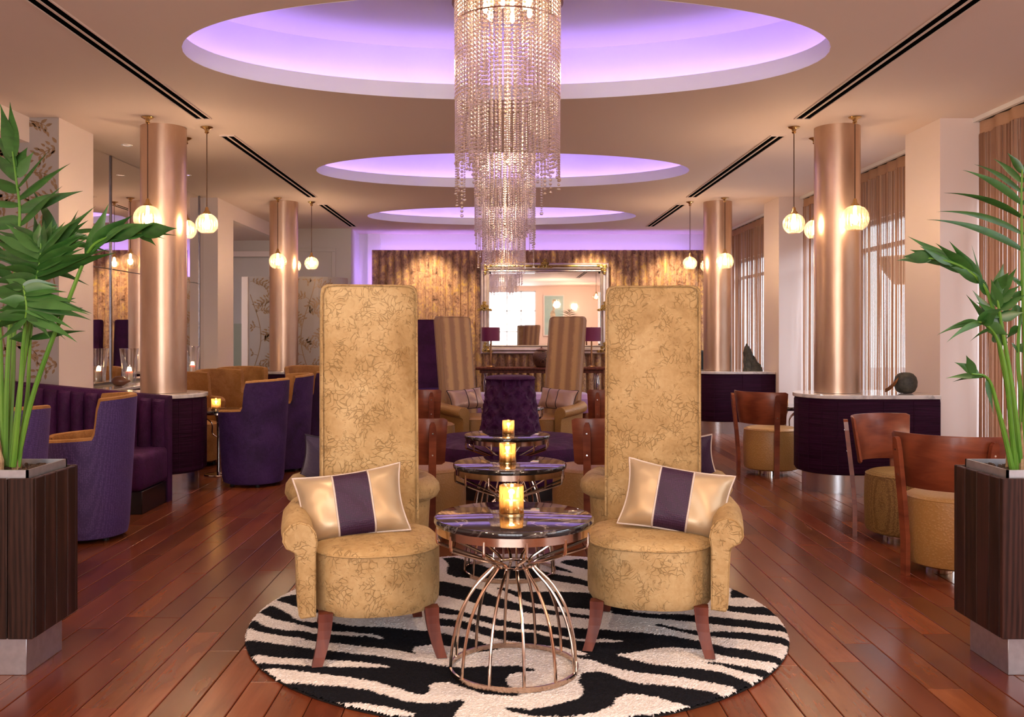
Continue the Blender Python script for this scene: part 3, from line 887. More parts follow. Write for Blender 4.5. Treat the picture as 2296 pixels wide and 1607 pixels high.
# ================================================================== TUB CHAIRS
def tub_chair(label, x, y, rz, skin, group=None):
    t = thing('tub_chair', label, 'armchair', (x, y, 0), rz, group)
    N = 96; TH = math.radians(146)
    zb, za = .945, .685
    def hh(a):
        a = abs(a); s0, s1 = math.radians(73), math.radians(80)
        f = min(1, max(0, (a - s0) / (s1 - s0))); f = f * f * (3 - 2 * f)
        e = min(1, max(0, (a - math.radians(138)) / math.radians(8)))
        hb = zb - .012 * (a / math.radians(64)) ** 2 if a < s0 else zb - .012
        return hb * (1 - f) + (za - .02 * min(1, max(0, (a - s1) / 1.2))) * f - .015 * e * e
    def ro(z): return .262 + .052 * (z - .05) / .9
    def pos(a, r, z):
        ex = 1.0 if abs(a) < PI / 2 else 1 + .06 * (abs(a) - PI / 2)
        return (r * math.sin(a), r * math.cos(a) * ex, z)
    angs = [-TH + 2 * TH * i / (N - 1) for i in range(N)]
    th = .052
    def outer(i, j):
        a = angs[i]; h = hh(a)
        zs = [.022, .032, .08] + [.08 + (h - .018 - .08) * q / 7 for q in range(1, 8)]
        ins = [.03, .008, 0] + [0] * 7
        return pos(a, ro(zs[j]) - ins[j], zs[j])
    obj('outer_shell', (lambda bb: (grid(bb, N, 10, outer), bb)[1])(BM()), M[skin], t)
    def inner(i, j):
        a = angs[i]; h = hh(a)
        pr = [(0, h - .018), (.006, h - .004), (.018, h), (.034, h), (.046, h - .005), (.052, h - .02)] + [(th, h - .02 - (h - .36) * q / 5) for q in range(1, 6)]
        d, z = pr[j]
        return pos(a, ro(z) - d, z)
    b = BM(); grid(b, N, 11, inner)
    for s, a in ((0, angs[0]), (-1, angs[-1])):   # close the arm fronts
        h = hh(a); m = 8
        V = []
        for q in range(m):
            z = .035 + (h - .02 - .035) * q / (m - 1)
            V.append([b.verts.new(pos(a, ro(z) - d, z)) for d in (0, th)])
        for q in range(m - 1): b.faces.new((V[q][0], V[q][1], V[q + 1][1], V[q + 1][0]))
        b.faces.new((V[-1][0], V[-1][1], b.verts.new(pos(a, ro(h) - .036, h)), b.verts.new(pos(a, ro(h) - .016, h))))
    obj('lining', b, M['tan_velvet'], t)
    b = BM(); lathe(b, [(.19, .05), (.222, .06), (.228, .10), (.228, .39), (.222, .425), (.20, .44), (.1, .448), (.001, .45)], 40)
    for v in b.verts:
        if v.co.y < 0: v.co.y *= 1.12
    obj('seat', b, M['tan_velvet'], t)
    for a in (.7, 2.4, 3.9, 5.5):
        obj('foot', lathe(BM(), [(.018, 0), (.02, .004), (.016, .03)], 12), M['black'], t, loc=(.19 * math.cos(a), .19 * math.sin(a), 0))
    return t
RD = math.radians
G1 = 'two-tone tub armchairs at the left cafe tables'
tub_chair('violet dotted tub armchair with tan lining, nearest the end of the banquette', -2.73, 6.18, RD(-69), 'violet_weave', G1)
tub_chair('violet dotted tub armchair partly behind the left palm planter', -2.86, 5.24, RD(-123), 'violet_weave', G1)
tub_chair('dark purple tub armchair with its back to the aisle beside the left cafe table', -2.20, 8.36, RD(-106), 'purple_velvet', G1)
tub_chair('purple tub armchair showing its tan inside edge just behind the aisle one', -2.16, 9.25, RD(-70), 'purple_velvet', G1)
tub_chair('purple tub armchair half hidden by the left gold high back', -1.98, 10.35, RD(-106), 'purple_velvet', G1)
tub_chair('tan tub armchair facing the aisle just beyond the front left column', -3.12, 9.55, RD(62), 'purple_velvet', G1)
tub_chair('tan tub armchair with rounded back, left of the rearmost tan one', -3.03, 10.28, RD(48), 'purple_velvet', G1)
tub_chair('tan tub armchair facing the camera, rearmost by the second left pier', -3.05, 11.05, RD(12), 'purple_velvet', G1)
tub_chair('tan tub armchair back peeping over the purple aisle chairs', -2.30, 11.35, RD(40), 'purple_velvet', G1)

# ================================================================== SMALL CAFE TABLES WITH SLIM PEDESTAL
def cafe_table(label, x, y):
    t = thing('cafe_table', label, 'table', (x, y, 0))
    obj('table_top', lathe(BM(), [(.20, .60), (.235, .602), (.24, .608), (.24, .618), (.236, .622), (.001, .622)], 48), M['black_marble'], t)
    obj('rim', lathe(BM(), [(.225, .585), (.236, .585), (.236, .602), (.225, .602)], 48), M['bronze_metal'], t)
    obj('pedestal', lathe(BM(), [(.022, .02), (.02, .04), (.016, .1), (.016, .52), (.03, .56), (.05, .598)], 20), M['chrome'], t)
    for k in range(4):
        a = k * PI / 2 + .5
        obj('brace', tube(BM(), smooth_path([(.02 * math.cos(a), .02 * math.sin(a), .36), (.06 * math.cos(a), .06 * math.sin(a), .40), (.07 * math.cos(a), .07 * math.sin(a), .5), (.2 * math.cos(a), .2 * math.sin(a), .585)], 14), .006, 8), M['chrome'], t)
    obj('base', lathe(BM(), [(.13, 0), (.135, .006), (.13, .012), (.05, .02), (.022, .03)], 40), M['chrome'], t)
    return t
cafe_table('small round dark cafe table on chrome pedestal beside the front left counter', -2.67, 8.88)
cafe_table('small round dark cafe table behind the front right purple counter', 2.84, 9.35)

# ================================================================== WIRE TABLES AND CANDLES
def wire_table(label, x, y):
    t = thing('wire_table', label, 'table', (x, y, 0), RD(8), 'round black marble wire tables along the centre')
    obj('marble_top', lathe(BM(), [(.295, .578), (.312, .580), (.315, .586), (.315, .598), (.311, .604), (.304, .606), (.001, .606)], 72), M['black_marble'], t)
    obj('rim_band', lathe(BM(), [(.298, .548), (.306, .548), (.306, .579), (.298, .579), (.298, .548)], 72, cap=False), M['bronze_metal'], t)
    prof = [(.303, .562), (.304, .53), (.302, .512), (.29, .502), (.2, .468), (.11, .436), (.090, .426), (.079, .412), (.090, .394), (.152, .332), (.203, .249), (.230, .169), (.245, .088), (.2505, .012)]
    me = None
    for k in range(12):
        a = 2 * PI * k / 12
        if me is None:
            o = obj('wire', tube(BM(), smooth_path([(r, 0, z) for r, z in prof], 44), .0062, 8), M['bronze_metal'], t); me = o.data
        else: o = inst('wire', me, t)
        o.rotation_euler = (0, 0, a)
    obj('neck_ring', tube(BM(), [(.074 * math.cos(a), .074 * math.sin(a), .411) for a in [2 * PI * k / 32 for k in range(32)]], .004, 6, True), M['bronze_metal'], t)
    obj('base_ring', lathe(BM(), [(.246, .0), (.255, .0), (.255, .019), (.246, .019), (.246, 0)], 72, cap=False), M['bronze_metal'], t)
    return t
WT = [(.053, 3.70, 'round black marble table on a wire cage base, nearest the camera on the zebra rug'),
      (.052, 5.20, 'round black marble wire table on the far side of the zebra rug, second in line'),
      (.050, 6.86, 'round black marble wire table in front of the purple tufted settee'),
      (.12, 9.36, 'round dark wire table mostly hidden behind the purple tufted settee cone')]
for k, (x, y, lab) in enumerate(WT):
    t = wire_table(lab, x, y)
    if k < 2: t.location.z = .022
def candle_cup(label, x, y, z, s=1.0):
    t = thing('candle_holder', label, 'candle holder', (x, y, z), 0, 'amber glass candle holders')
    t.scale = (s, s, s)
    obj('glass_cup', lathe(BM(), [(.001, .004), (.044, .004), (.046, .002), (.049, .006), (.049, .112), (.0475, .114), (.046, .110), (.045, .01), (.001, .008)], 40, cap=False), M['amber'], t)
    obj('foot_ring', lathe(BM(), [(.045, 0), (.051, 0), (.051, .005), (.045, .006)], 40, cap=False), M['brass'], t)
    obj('candle', lathe(BM(), [(.030, .009), (.031, .05), (.028, .054), (.001, .052)], 24), M['wax'], t)
    obj('flame', lathe(BM(), [(.001, .056), (.005, .063), (.0062, .071), (.004, .083), (.0008, .096)], 12), M['flame'], t)
    l = point('flame_light', (0, 0, .085), 2.2, (1, .66, .34), .012); l.parent = t
    return t
candle_cup('lit amber glass candle holder on the nearest marble table', .044, 3.73, .628)
candle_cup('lit amber glass candle holder on the second marble table', .040, 5.20, .628, .95)
candle_cup('lit amber glass candle holder on the marble table before the purple settee', .058, 6.84, .606, .9)
candle_cup('lit amber glass candle holder on the left cafe table', -2.69, 8.86, .622, .9)
candle_cup('lit amber glass candle holder behind the front right counter', 2.82, 9.33, .622, .9)
def hurricane(label, x, y):
    t = thing('hurricane_vase', label, 'candle vase', (x, y, .828), 0, 'tall clear candle vases on the mirror ledge')
    obj('glass_vase', lathe(BM(), [(.001, .004), (.058, .0), (.066, .004), (.066, .02), (.074, .15), (.093, .345), (.096, .36), (.092, .36), (.089, .345), (.070, .15), (.062, .025), (.001, .02)], 48, cap=False), M['glass'], t)
    obj('candle', lathe(BM(), [(.036, .022), (.036, .125), (.034, .13), (.001, .126)], 24), M['wax'], t)
    for q in range(3):
        a = q * 2.1; obj('flame', lathe(BM(), [(.001, .127), (.006, .136), (.007, .144), (.004, .158), (.0008, .172)], 12), M['flame'], t, loc=(.017 * math.cos(a), .017 * math.sin(a), 0))
    l = point('flame_light', (0, 0, .17), 2.0, (1, .6, .3), .012); l.parent = t
hurricane('tall clear glass vase with a lit candle, nearest on the mirror ledge', -3.765, 9.50)
hurricane('tall clear glass vase with a lit candle, seen just right of the front left column', -3.70, 11.25)
pd = thing('wooden_gourd', 'polished brown wooden gourd lying beside the candle vase on the ledge', 'ornament', (-3.66, 9.02, .828))
b = BM(); lathe(b, [(.001, -.085), (.02, -.08), (.045, -.05), (.052, -.01), (.045, .03), (.02, .065), (.012, .09), (.001, .1)], 24)
for v in b.verts: v.co = Vector((v.co.z, v.co.y, v.co.x + .052))
obj('gourd', b, M['pot'], pd)

# ================================================================== WOODEN BACKED TUB SEATS
def wood_chair(label, x, y, rz, skin, group=None):
    t = thing('wooden_chair', label, 'chair', (x, y, 0), rz, group)
    R = .262
    b = BM(); lathe(b, [(.10, .045), (R - .03, .05), (R - .008, .062), (R, .09), (R + .004, .25), (R, .40), (R - .006, .425), (R - .025, .438), (R - .03, .440), (R - .05, .446), (.001, .452)], 64)
    obj('seat', b, M[skin], t)
    obj('seam_piping', tube(BM(), [((R - .006) * math.cos(a), (R - .006) * math.sin(a), .424) for a in [2 * PI * k / 64 for k in range(64)]], .0035, 6, True), M[skin], t)
    obj('plinth', lathe(BM(), [(.15, 0), (.15, .05)], 40), M['chrome'], t)
    A = RD(57); n = 28; th = .014
    def pan(i, j):
        a = -A + 2 * A * i / n
        zz = (.49, .49, .495, .79, .795, .795, .79, .495)[j]
        rr = R + .028 + .045 * (zz - .49) / .3
        d = (0.003, th - .003, th, th, th - .003, .003, 0, 0)[j]
        k = abs(a) / A
        if k > .93 and zz < .6: zz += (k - .93) / .07 * .012
        if k > .93 and zz > .6: zz -= (k - .93) / .07 * .012
        return ((rr + d) * math.sin(a), (rr + d) * math.cos(a), zz)
    b = BM(); V = grid(b, n + 1, 8, pan, close_v=True); b.faces.new(V[0]); b.faces.new(list(reversed(V[-1])))
    obj('backrest', b, M['chair_wood'], t)
    for s in (-1, 1):
        a = s * RD(40)
        b = BM(); V = []
        for z in (0, .03, .2, .4, .55, .70, .755, .768, .772):
            rr = R + .036 + .058 * max(0, z - .25) / .52 + (0 if z > .1 else 0)
            hw = .024 if z < .74 else (.023, .018, .010)[min(2, int((z - .74) / .014))]
            ring = []
            for du, dv in ((-hw, 0.010), (hw, .010), (hw, .038), (-hw, .038)):
                ring.append(b.verts.new(((rr + dv) * math.sin(a) + du * math.cos(a), (rr + dv) * math.cos(a) - du * math.sin(a), z)))
            V.append(ring)
        for i in range(len(V) - 1):
            for k in range(4): b.faces.new((V[i][k], V[i][(k + 1) % 4], V[i + 1][(k + 1) % 4], V[i + 1][k]))
        b.faces.new(list(reversed(V[0]))); b.faces.new(V[-1])
        lg_ = obj('leg', b, M['chair_wood'], t, False)
        b = BM()
        for z in (.56, .70):
            rr = R + .036 + .058 * (z - .25) / .52 + .0385
            c = Vector((rr * math.sin(a), rr * math.cos(a), z)); nrm = Vector((math.sin(a), math.cos(a), 0))
            tube(b, [c - nrm * .001, c + nrm * .002], .0055, 10)
        obj('screw', b, M['chrome'], lg_)
    return t
G2 = 'round upholstered chairs with curved wooden backs'
wood_chair('wooden backed round chair in gold ostrich leather, nearest beside the right planter', 2.57, 5.30, RD(144), 'gold_leather', G2)
wood_chair('wooden backed round chair in dotted gold weave turned towards the right planter', 2.66, 6.12, RD(31), 'gold_weave', G2)
wood_chair('wooden backed round chair between the two purple counters on the right', 2.60, 8.98, RD(132), 'gold_leather', G2)
wood_chair('wooden backed round chair left of centre behind the left gold high back', -.50, 6.38, RD(150), 'gold_leather', G2)
wood_chair('wooden backed round chair right of centre behind the right gold high back', .62, 6.38, RD(-150), 'gold_leather', G2)
wood_chair('wooden backed round chair far left of the tufted settee', -.72, 9.42, RD(148), 'gold_leather', G2)
wood_chair('wooden backed round chair far right of the tufted settee', .99, 9.42, RD(-148), 'gold_leather', G2)

# ================================================================== TALL THRONE-BACK CHAIRS
def tall_chair(label, x, y, z, rz, body, back, leg, arms, group=None, W=.45, HT=1.55, piping=None, lean=.055):
    t = thing('high_back_chair', label, 'chair', (x, y, z), rz, group)
    hw, hd = .275, .285
    def plan(ins, n=64):
        pts = []
        for k in range(n):
            a = 2 * PI * k / n; c_, s_ = math.cos(a), math.sin(a)
            e = 2.5 if s_ < 0 else 4.0
            r = 1 / ((abs(c_) / (hw - ins)) ** e + (abs(s_) / ((hd if s_ > 0 else hd + .02) - ins)) ** e) ** (1 / e)
            pts.append((r * c_, r * s_))
        return pts
    obj('seat', soft_extrude(BM(), plan, [(.04, .172), (.015, .177), (.002, .20), (0, .23), (0, .40), (.001, .418), (.004, .424), (.003, .428), (.01, .438), (.05, .452), (.14, .462), (.22, .465)]), M[body], t)
    sp = plan(.0005)
    obj('seat_piping', tube(BM(), [(px_, py_, .424) for px_, py_ in sp], .0045, 6, True), M[body], t)
    # tall padded back, leaning a little
    b = BM()
    def ring(z, ins, n=44):
        w2, d2 = W / 2 - ins, .058 - ins * .6; pts = []
        for k in range(n):
            a = 2 * PI * k / n; c_, s_ = math.cos(a), math.sin(a); e = 9
            r = 1 / ((abs(c_) / w2) ** e + (abs(s_) / d2) ** e) ** (1 / e)
            pts.append(b.verts.new((r * c_, .235 + .058 + lean * max(0, (z - .4)) / 1.15 + r * s_, z)))
        return pts
    zs = [(.20, .01), (.205, 0), (.5, 0), (.8, 0), (1.1, 0), (1.4, 0), (HT - .05, 0), (HT - .022, .004), (HT - .008, .014), (HT - .001, .03)]
    V = [ring(z_, i_) for z_, i_ in zs]
    for i in range(len(V) - 1):
        n = len(V[0])
        for k in range(n): b.faces.new((V[i][k], V[i][(k + 1) % n], V[i + 1][(k + 1) % n], V[i + 1][k]))
    b.faces.new(list(reversed(V[0]))); b.faces.new(V[-1])
    bk = obj('tall_back', b, M[back], t)
    b = BM()
    for sy in (-1, 1):
        pts = []
        for px_, pz in ((-W / 2 + .008, .46), (-W / 2 + .008, HT - .045), (-W / 2 + .02, HT - .018), (-W / 2 + .05, HT - .007), (W / 2 - .05, HT - .007), (W / 2 - .02, HT - .018), (W / 2 - .008, HT - .045), (W / 2 - .008, .46)):
            pts.append((px_, .235 + .058 + lean * max(0, (pz - .4)) / 1.15 + sy * .0545, pz))
        tube(b, pts, .0042, 6)
    obj('back_piping', b, M[back if piping is None else piping], bk)
    # scrolled arms
    for s in arms:
        prof = [(-.005, .19), (-.005, .44), (-.012, .49), (-.004, .525), (.02, .555), (.055, .567), (.092, .556), (.116, .528), (.120, .495), (.106, .468), (.082, .455), (.070, .448), (.066, .42), (.062, .34), (.060, .26), (.056, .20), (.05, .188)]
        path = smooth_path([(-.262, -.262), (-.272, -.14), (-.274, .0), (-.268, .12), (-.235, .225), (-.16, .285), (-.08, .30)], 26)
        b = BM(); V = []
        for i, p in enumerate(path):
            a_ = path[min(i + 1, len(path) - 1)] - path[max(i - 1, 0)]; a_.normalize()
            nx, ny = -a_.y, a_.x
            f = i / (len(path) - 1)
            V.append([b.verts.new(((p.x + nx * u) * (1 if s < 0 else -1), p.y + ny * u, z_ + .05 * f * (1 if z_ > .43 else 0))) for u, z_ in prof])
        n = len(prof)
        for i in range(len(V) - 1):
            for k in range(n): b.faces.new((V[i][k], V[i][(k + 1) % n], V[i + 1][(k + 1) % n], V[i + 1][k]))
        b.faces.new(V[-1])
        am = obj('arm', b, M[body], t)
        # swan-neck facing panel with piping
        b = BM(); y0 = path[0].y; vs = []
        ctr = []
        A_ = [b.verts.new(((path[0].x - u) * (1 if s < 0 else -1), y0, z_)) for u, z_ in prof]
        B_ = [b.verts.new(((path[0].x - u * .93 - .002) * (1 if s < 0 else -1), y0 - .012, (z_ - .38) * .985 + .38)) for u, z_ in prof]
        for k in range(n): b.faces.new((A_[k], A_[(k + 1) % n], B_[(k + 1) % n], B_[k]))
        b.faces.new(B_)
        bmesh.ops.triangulate(b, faces=[f for f in b.faces if len(f.verts) > 4])
        bmesh.ops.recalc_face_normals(b, faces=b.faces)
        obj('arm_front', b, M[body], am, False)
        obj('arm_piping', tube(BM(), [((path[0].x - u) * (1 if s < 0 else -1), y0 - .005, z_) for u, z_ in prof], .0045, 6, True), M[body], am)
    for lx, ly, kx, ky in ((-.215, -.235, -.035, -.05), (.215, -.235, .035, -.05), (-.2, .235, -.02, .05), (.2, .235, .02, .05)):
        b = BM(); V = []
        for q in range(7):
            f = q / 6; z_ = .195 * (1 - f); w_ = .029 - .008 * f
            ox_, oy_ = lx + kx * f * f, ly + ky * f * f
            V.append([b.verts.new((ox_ + sx * w_, oy_ + sy * w_, z_)) for sx, sy in ((-1, -1), (1, -1), (1, 1), (-1, 1))])
        for i in range(6):
            for k in range(4): b.faces.new((V[i][k], V[i + 1][k], V[i + 1][(k + 1) % 4], V[i][(k + 1) % 4]))
        b.faces.new(V[0]); b.faces.new(list(reversed(V[-1])))
        obj('leg', b, M['leg_wood'], t, False)
    return t
RL, RR_ = RD(12), RD(-11)
tall_chair('gold crushed velvet high backed chair left of the nearest table, facing the camera', -.545, 4.06, .024, RL, 'gold_velvet', 'gold_velvet', 0, (-1,))
tall_chair('gold crushed velvet high backed chair right of the nearest table, facing the camera', .665, 4.15, .024, RR_, 'gold_velvet', 'gold_velvet', 0, (1,))
tall_chair('gold velvet chair turned away, back to back with the left gold high back', -.545 - .83 * math.sin(RL), 4.06 + .83 * math.cos(RL), 0.024, RL + PI, 'gold_velvet', 'gold_velvet', 0, (-1, 1), HT=1.5)
tall_chair('gold velvet chair turned away, back to back with the right gold high back', .665 - .83 * math.sin(RR_), 4.15 + .83 * math.cos(RR_), 0.024, RR_ + PI, 'gold_velvet', 'gold_velvet', 0, (-1, 1), HT=1.5)
tall_chair('striped gold high backed chair in the distance, left of the tufted settee', -.28, 10.17, 0, RD(36), 'gold_leather', 'striped_velvet', 0, (-1,), W=.43, HT=1.53, lean=.16)
tall_chair('striped gold high backed chair in the distance, right of the tufted settee', .51, 10.17, 0, RD(-34), 'gold_leather', 'striped_velvet', 0, (1,), W=.43, HT=1.53, lean=.16)
tall_chair('dark purple high backed chair in the distance, left of the striped gold one', -1.06, 14.9, 0, RD(10), 'purple_velvet', 'plum_velvet', 0, (), W=.52, HT=1.56)
tall_chair('dark purple high backed chair hidden in line behind the left gold high back', -1.75, 14.9, 0, RD(14), 'purple_velvet', 'plum_velvet', 0, (), W=.55, HT=1.56)

# ================================================================== CUSHIONS
def cushion(label, loc, rx, ry, rz, w_, h_, skin, band, bandu, cord, cord2=None, group=None, th=.075):
    t = thing('cushion', label, 'cushion', loc, 0, group)
    t.rotation_euler = (Matrix.Rotation(rz, 3, 'Z') @ Matrix.Rotation(rx, 3, 'X') @ Matrix.Rotation(ry, 3, 'Y')).to_euler()
    def co(u, v, s):
        x_ = w_ / 2 * u * (1 - .10 * (1 - v * v) * abs(u) ** 3); z_ = h_ / 2 * v * (1 - .11 * (1 - u * u) * abs(v) ** 3)
        d = th * (max(0, (1 - u ** 4) * (1 - v ** 4))) ** .6 * (.72 + .28 * (1 - u * u))
        wr_ = .004 * math.sin(9 * u + 5 * v) * (1 - u * u) * (1 - v * v)
        return (x_, s * (d + .003) + wr_, z_)
    def part(name, u0, u1, mat):
        b = BM(); n, m = max(4, int((u1 - u0) * 14)), 22
        for s in (-1, 1): grid(b, n + 1, m + 1, lambda i, j: co(u0 + (u1 - u0) * i / n, -1 + 2 * j / m, s))
        bmesh.ops.recalc_face_normals(b, faces=b.faces)
        obj(name, b, M[mat], t)
    part('side_panel', -1, bandu[0], skin); part('centre_band', bandu[0], bandu[1], band); part('side_panel', bandu[1], 1, skin)
    edge = [co(-1 + 2 * k / 24, -1, 0) for k in range(24)] + [co(1, -1 + 2 * k / 18, 0) for k in range(18)] + [co(1 - 2 * k / 24, 1, 0) for k in range(24)] + [co(-1, 1 - 2 * k / 18, 0) for k in range(18)]
    obj('piping', tube(BM(), edge, .0055, 8, True), M[cord], t)
    b = BM()
    for u in bandu:
        tube(b, [co(u, -1 + 2 * k / 24, -1.0) for k in range(25)], .0045, 6)
    obj('band_cord', b, M[cord2 or cord], t)
    return t
G3 = 'scatter cushions on the high backed chairs'
cushion('champagne satin cushion with purple band on the left gold chair', (-.645, 4.06, .605), RD(-22), RD(-7), RL, .47, .30, 'satin', 'band', (-.30, .36), 'piping', group=G3)
cushion('champagne satin cushion with purple band on the right gold chair', (.775, 4.13, .612), RD(-22), RD(9), RR_, .47, .30, 'satin', 'band', (-.36, .26), 'piping', group=G3)
cushion('dark purple corduroy cushion peeping out behind the left gold high back', (-.865, 5.03, .66), RD(20), RD(8), RL, .40, .27, 'purple_corduroy', 'purple_corduroy', (-.3, .3), 'piping_dark', group=G3)
cushion('dotted purple cushion peeping out behind the right gold high back', (.97, 5.12, .65), RD(20), RD(-8), RR_, .40, .27, 'band', 'band', (-.3, .3), 'piping', group=G3)
cushion('lilac satin cushion with dark cords on the far left striped chair', (-.37, 10.16, .625), RD(-24), RD(-4), RD(30), .42, .24, 'satin_lilac', 'satin_lilac', (-.1, .42), 'piping_dark', group=G3)
cushion('lilac satin cushion with dark cords on the far right striped chair', (.62, 10.16, .625), RD(-24), RD(4), RD(-28), .44, .24, 'satin_lilac', 'satin_lilac', (-.42, .1), 'piping_dark', group=G3)

# ================================================================== TUFTED ROUND SETTEE
st = thing('round_settee', 'round purple velvet settee with a tall buttoned cone in its middle', 'sofa', (.085, 8.10, 0))
btn = []
rows = 5
for r_ in range(rows):
    z = .53 + r_ * .095
    nb = 11
    for k in range(nb): btn.append((2 * PI * (k + .5 * (r_ % 2)) / nb, z))
def cone_r(z): return .285 - .075 * (z - .42) / .56
BT = np.array(btn)
def tuft(a, z):
    da = (BT[:, 0] - a + PI) % (2 * PI) - PI
    d = np.sqrt((da * .25) ** 2 + ((BT[:, 1] - z)) ** 2)
    ds = np.sort(d)
    pit = min(1, ds[0] / .075)
    fold = min(1, (ds[1] - ds[0]) / .02) if ds[1] < .12 else 1
    return -.058 * (1 - pit ** .6) - .018 * (1 - fold)
b = BM(); n = 132; zs = [.40 + .535 * k / 40 for k in range(41)]
def cone(i, j):
    a = 2 * PI * i / n; z = zs[j]; r = cone_r(z) + (tuft(a, z) if .45 < z < .95 else 0)
    return (r * math.sin(a), -r * math.cos(a), z)
V = grid(b, n, 41, cone, close_u=True)
rim = [V[i][-1] for i in range(n)]; prev = rim
for dr, dz in ((.004, .018), (-.012, .034), (-.05, .043), (-.13, .046)):
    cur = [b.verts.new(((cone_r(.935) + dr) * math.sin(2 * PI * i / n), -(cone_r(.935) + dr) * math.cos(2 * PI * i / n), .935 + dz)) for i in range(n)]
    for i in range(n): b.faces.new((prev[i], prev[(i + 1) % n], cur[(i + 1) % n], cur[i]))
    prev = cur
b.faces.new(prev)
cn = obj('cone_back', b, M['plum_velvet'], st)
b = BM()
for a, z in btn:
    r = cone_r(z) - .048
    bead(b, .012, z, r * math.sin(a), -r * math.cos(a))
o = obj('button', b, M['plum_velvet'], cn); o['kind'] = 'stuff'
b = BM(); n = 120
def seat_r(i, j):
    a = 2 * PI * i / n
    r, z = ((.26, .415), (.30, .432), (.38, .44), (.46, .442), (.54, .442), (.62, .44), (.69, .432), (.725, .41), (.735, .37), (.735, .25), (.73, .14), (.72, .12))[j]
    if 1 < j < 7: z -= .018 * (max(0, math.cos(a * 15 + (PI if j % 2 else 0))) ** 3)
    return (r * math.sin(a), -r * math.cos(a), z)
grid(b, n, 12, seat_r, close_u=True)
obj('seat', b, M['plum_velvet'], st)
obj('base', lathe(BM(), [(.66, 0), (.66, .13)], 64), M['toe_kick'], st)

bn = thing('tufted_bench', 'low lilac tufted bench in front of the gold wall beyond the settee', 'bench', (.35, 13.6, 0))
b = BM(); nx_, ny_ = 48, 12
def bt(i, j):
    x_ = -.95 + 1.9 * i / nx_; y_ = -.3 + .6 * j / ny_
    e = min(1, (.95 - abs(x_)) / .05, (.3 - abs(y_)) / .05) if True else 1
    return (x_, y_, .40 + .07 * max(0, e) ** .5 - .018 * max(0, math.cos(x_ * 20) * math.cos(y_ * 20)) ** 4)
grid(b, nx_ + 1, ny_ + 1, bt); obj('cushion_top', b, plain('lilac_velvet', (.30, .17, .42), .5, Sheen__Weight=.5), bn)
obj('apron', box(BM(), -.95, .95, -.3, .3, .2, .405, .02, 2), bpy.data.materials['lilac_velvet'], bn)
for sx in (-1, 1):
    for sy in (-1, 1): obj('leg', lathe(BM(), [(.015, 0), (.03, .2)], 12), M['leg_wood'], bn, loc=(sx * .85, sy * .22, 0))

# ================================================================== GILT MIRROR, CONSOLE, LAMPS, URN, SPEAKER
mr = thing('framed_mirror', 'large silver and gilt framed mirror on the crushed gold wall', 'mirror', (.78, 16.52, 1.77))
MW, MH, FW = 1.13, .80, .155
M['silver_frame'] = plain('silver_leaf_frame', (.58, .50, .50), .33, .75, var=(.48, .38, .36), vs=8)
M['gilt'] = plain('antique_gilt', (.55, .38, .12), .3, .95, var=(.34, .22, .07), vs=20, bs=50, bstr=.5)
fp = [(0, 0), (0, -.045), (.018, -.06), (.045, -.055), (.07, -.075), (.10, -.07), (.12, -.04), (.14, -.045), (FW, -.02), (FW, 0)]
for nm, mat, A, B_, nrm in (('top_rail', 'silver_frame', (-MW, MH), (MW, MH), (0, -1)), ('bottom_rail', 'silver_frame', (MW, -MH), (-MW, -MH), (0, 1)), ('side_rail', 'silver_frame', (-MW, -MH), (-MW, MH), (1, 0)), ('side_rail', 'silver_frame', (MW, MH), (MW, -MH), (-1, 0))):
    b = BM(); V = []
    for e, (ex, ez) in ((1, A), (-1, B_)):
        dx, dz = (B_[0] - A[0]), (B_[1] - A[1]); L = math.hypot(dx, dz); dx, dz = dx / L * e, dz / L * e
        V.append([b.verts.new((ex + nrm[0] * u + dx * u, d, ez + nrm[1] * u + dz * u)) for u, d in fp])
    for k in range(len(fp)): b.faces.new((V[0][k], V[0][(k + 1) % len(fp)], V[1][(k + 1) % len(fp)], V[1][k]))
    bmesh.ops.recalc_face_normals(b, faces=b.faces)
    r = obj(nm, b, M[mat], mr, False)
    if nm == 'top_rail': obj('gilt_bead', tube(BM(), [(-MW + .06, -.066, MH - .058), (MW - .06, -.066, MH - .058)], .02, 8), M['gilt'], r)
g = obj('mirror_glass', box(BM(), -MW + FW - .01, MW - FW + .01, -.018, -.008, -MH + FW - .01, MH - FW + .01), M['mirror'], mr, False)
b = BM()
for a in ((-MW + FW, MW - FW, MH - FW - .03, MH - FW), (-MW + FW, MW - FW, -MH + FW, -MH + FW + .03), (-MW + FW, -MW + FW + .03, -MH + FW, MH - FW), (MW - FW - .03, MW - FW, -MH + FW, MH - FW)): box(b, a[0], a[1], -.021, -.018, a[2], a[3], .0025, 1)
obj('bevel_strip', b, M['mirror'], g, False)
def scroll(bm, cx_, cz_, s, fx=1, fz=1):
    for k, (ox_, oz_, r) in enumerate(((0, 0, .045), (.07, .01, .034), (.01, -.07, .034), (.12, .02, .022), (.015, -.12, .022), (.05, -.05, .03))):
        tube(bm, [(cx_ + s * fx * (ox_ + r * (1 - q / 16) * math.cos(q * .62)), -.075 - .012 * math.sin(q * .3), cz_ + s * fz * (oz_ + r * (1 - q / 16) * math.sin(q * .62))) for q in range(14)], .010 * s, 6)
        bead(bm, .014 * s, cz_ + s * fz * oz_, cx_ + s * fx * ox_, -.085)
for sx, sz in ((-1, 1), (1, 1), (-1, -1), (1, -1)):
    b = BM(); scroll(b, sx * (MW - .07), sz * (MH - .07), 1.0, -sx, sz); obj('corner_ornament', b, M['gilt'], mr)
for cx_, cz_, fx in ((0, MH - .05, 1), (-MW + .07, 0, 1), (MW - .07, 0, -1)):
    b = BM(); scroll(b, cx_, cz_, .9, 1, -1); scroll(b, cx_, cz_, .9, -1, -1) ; obj('side_ornament', b, M['gilt'], mr)

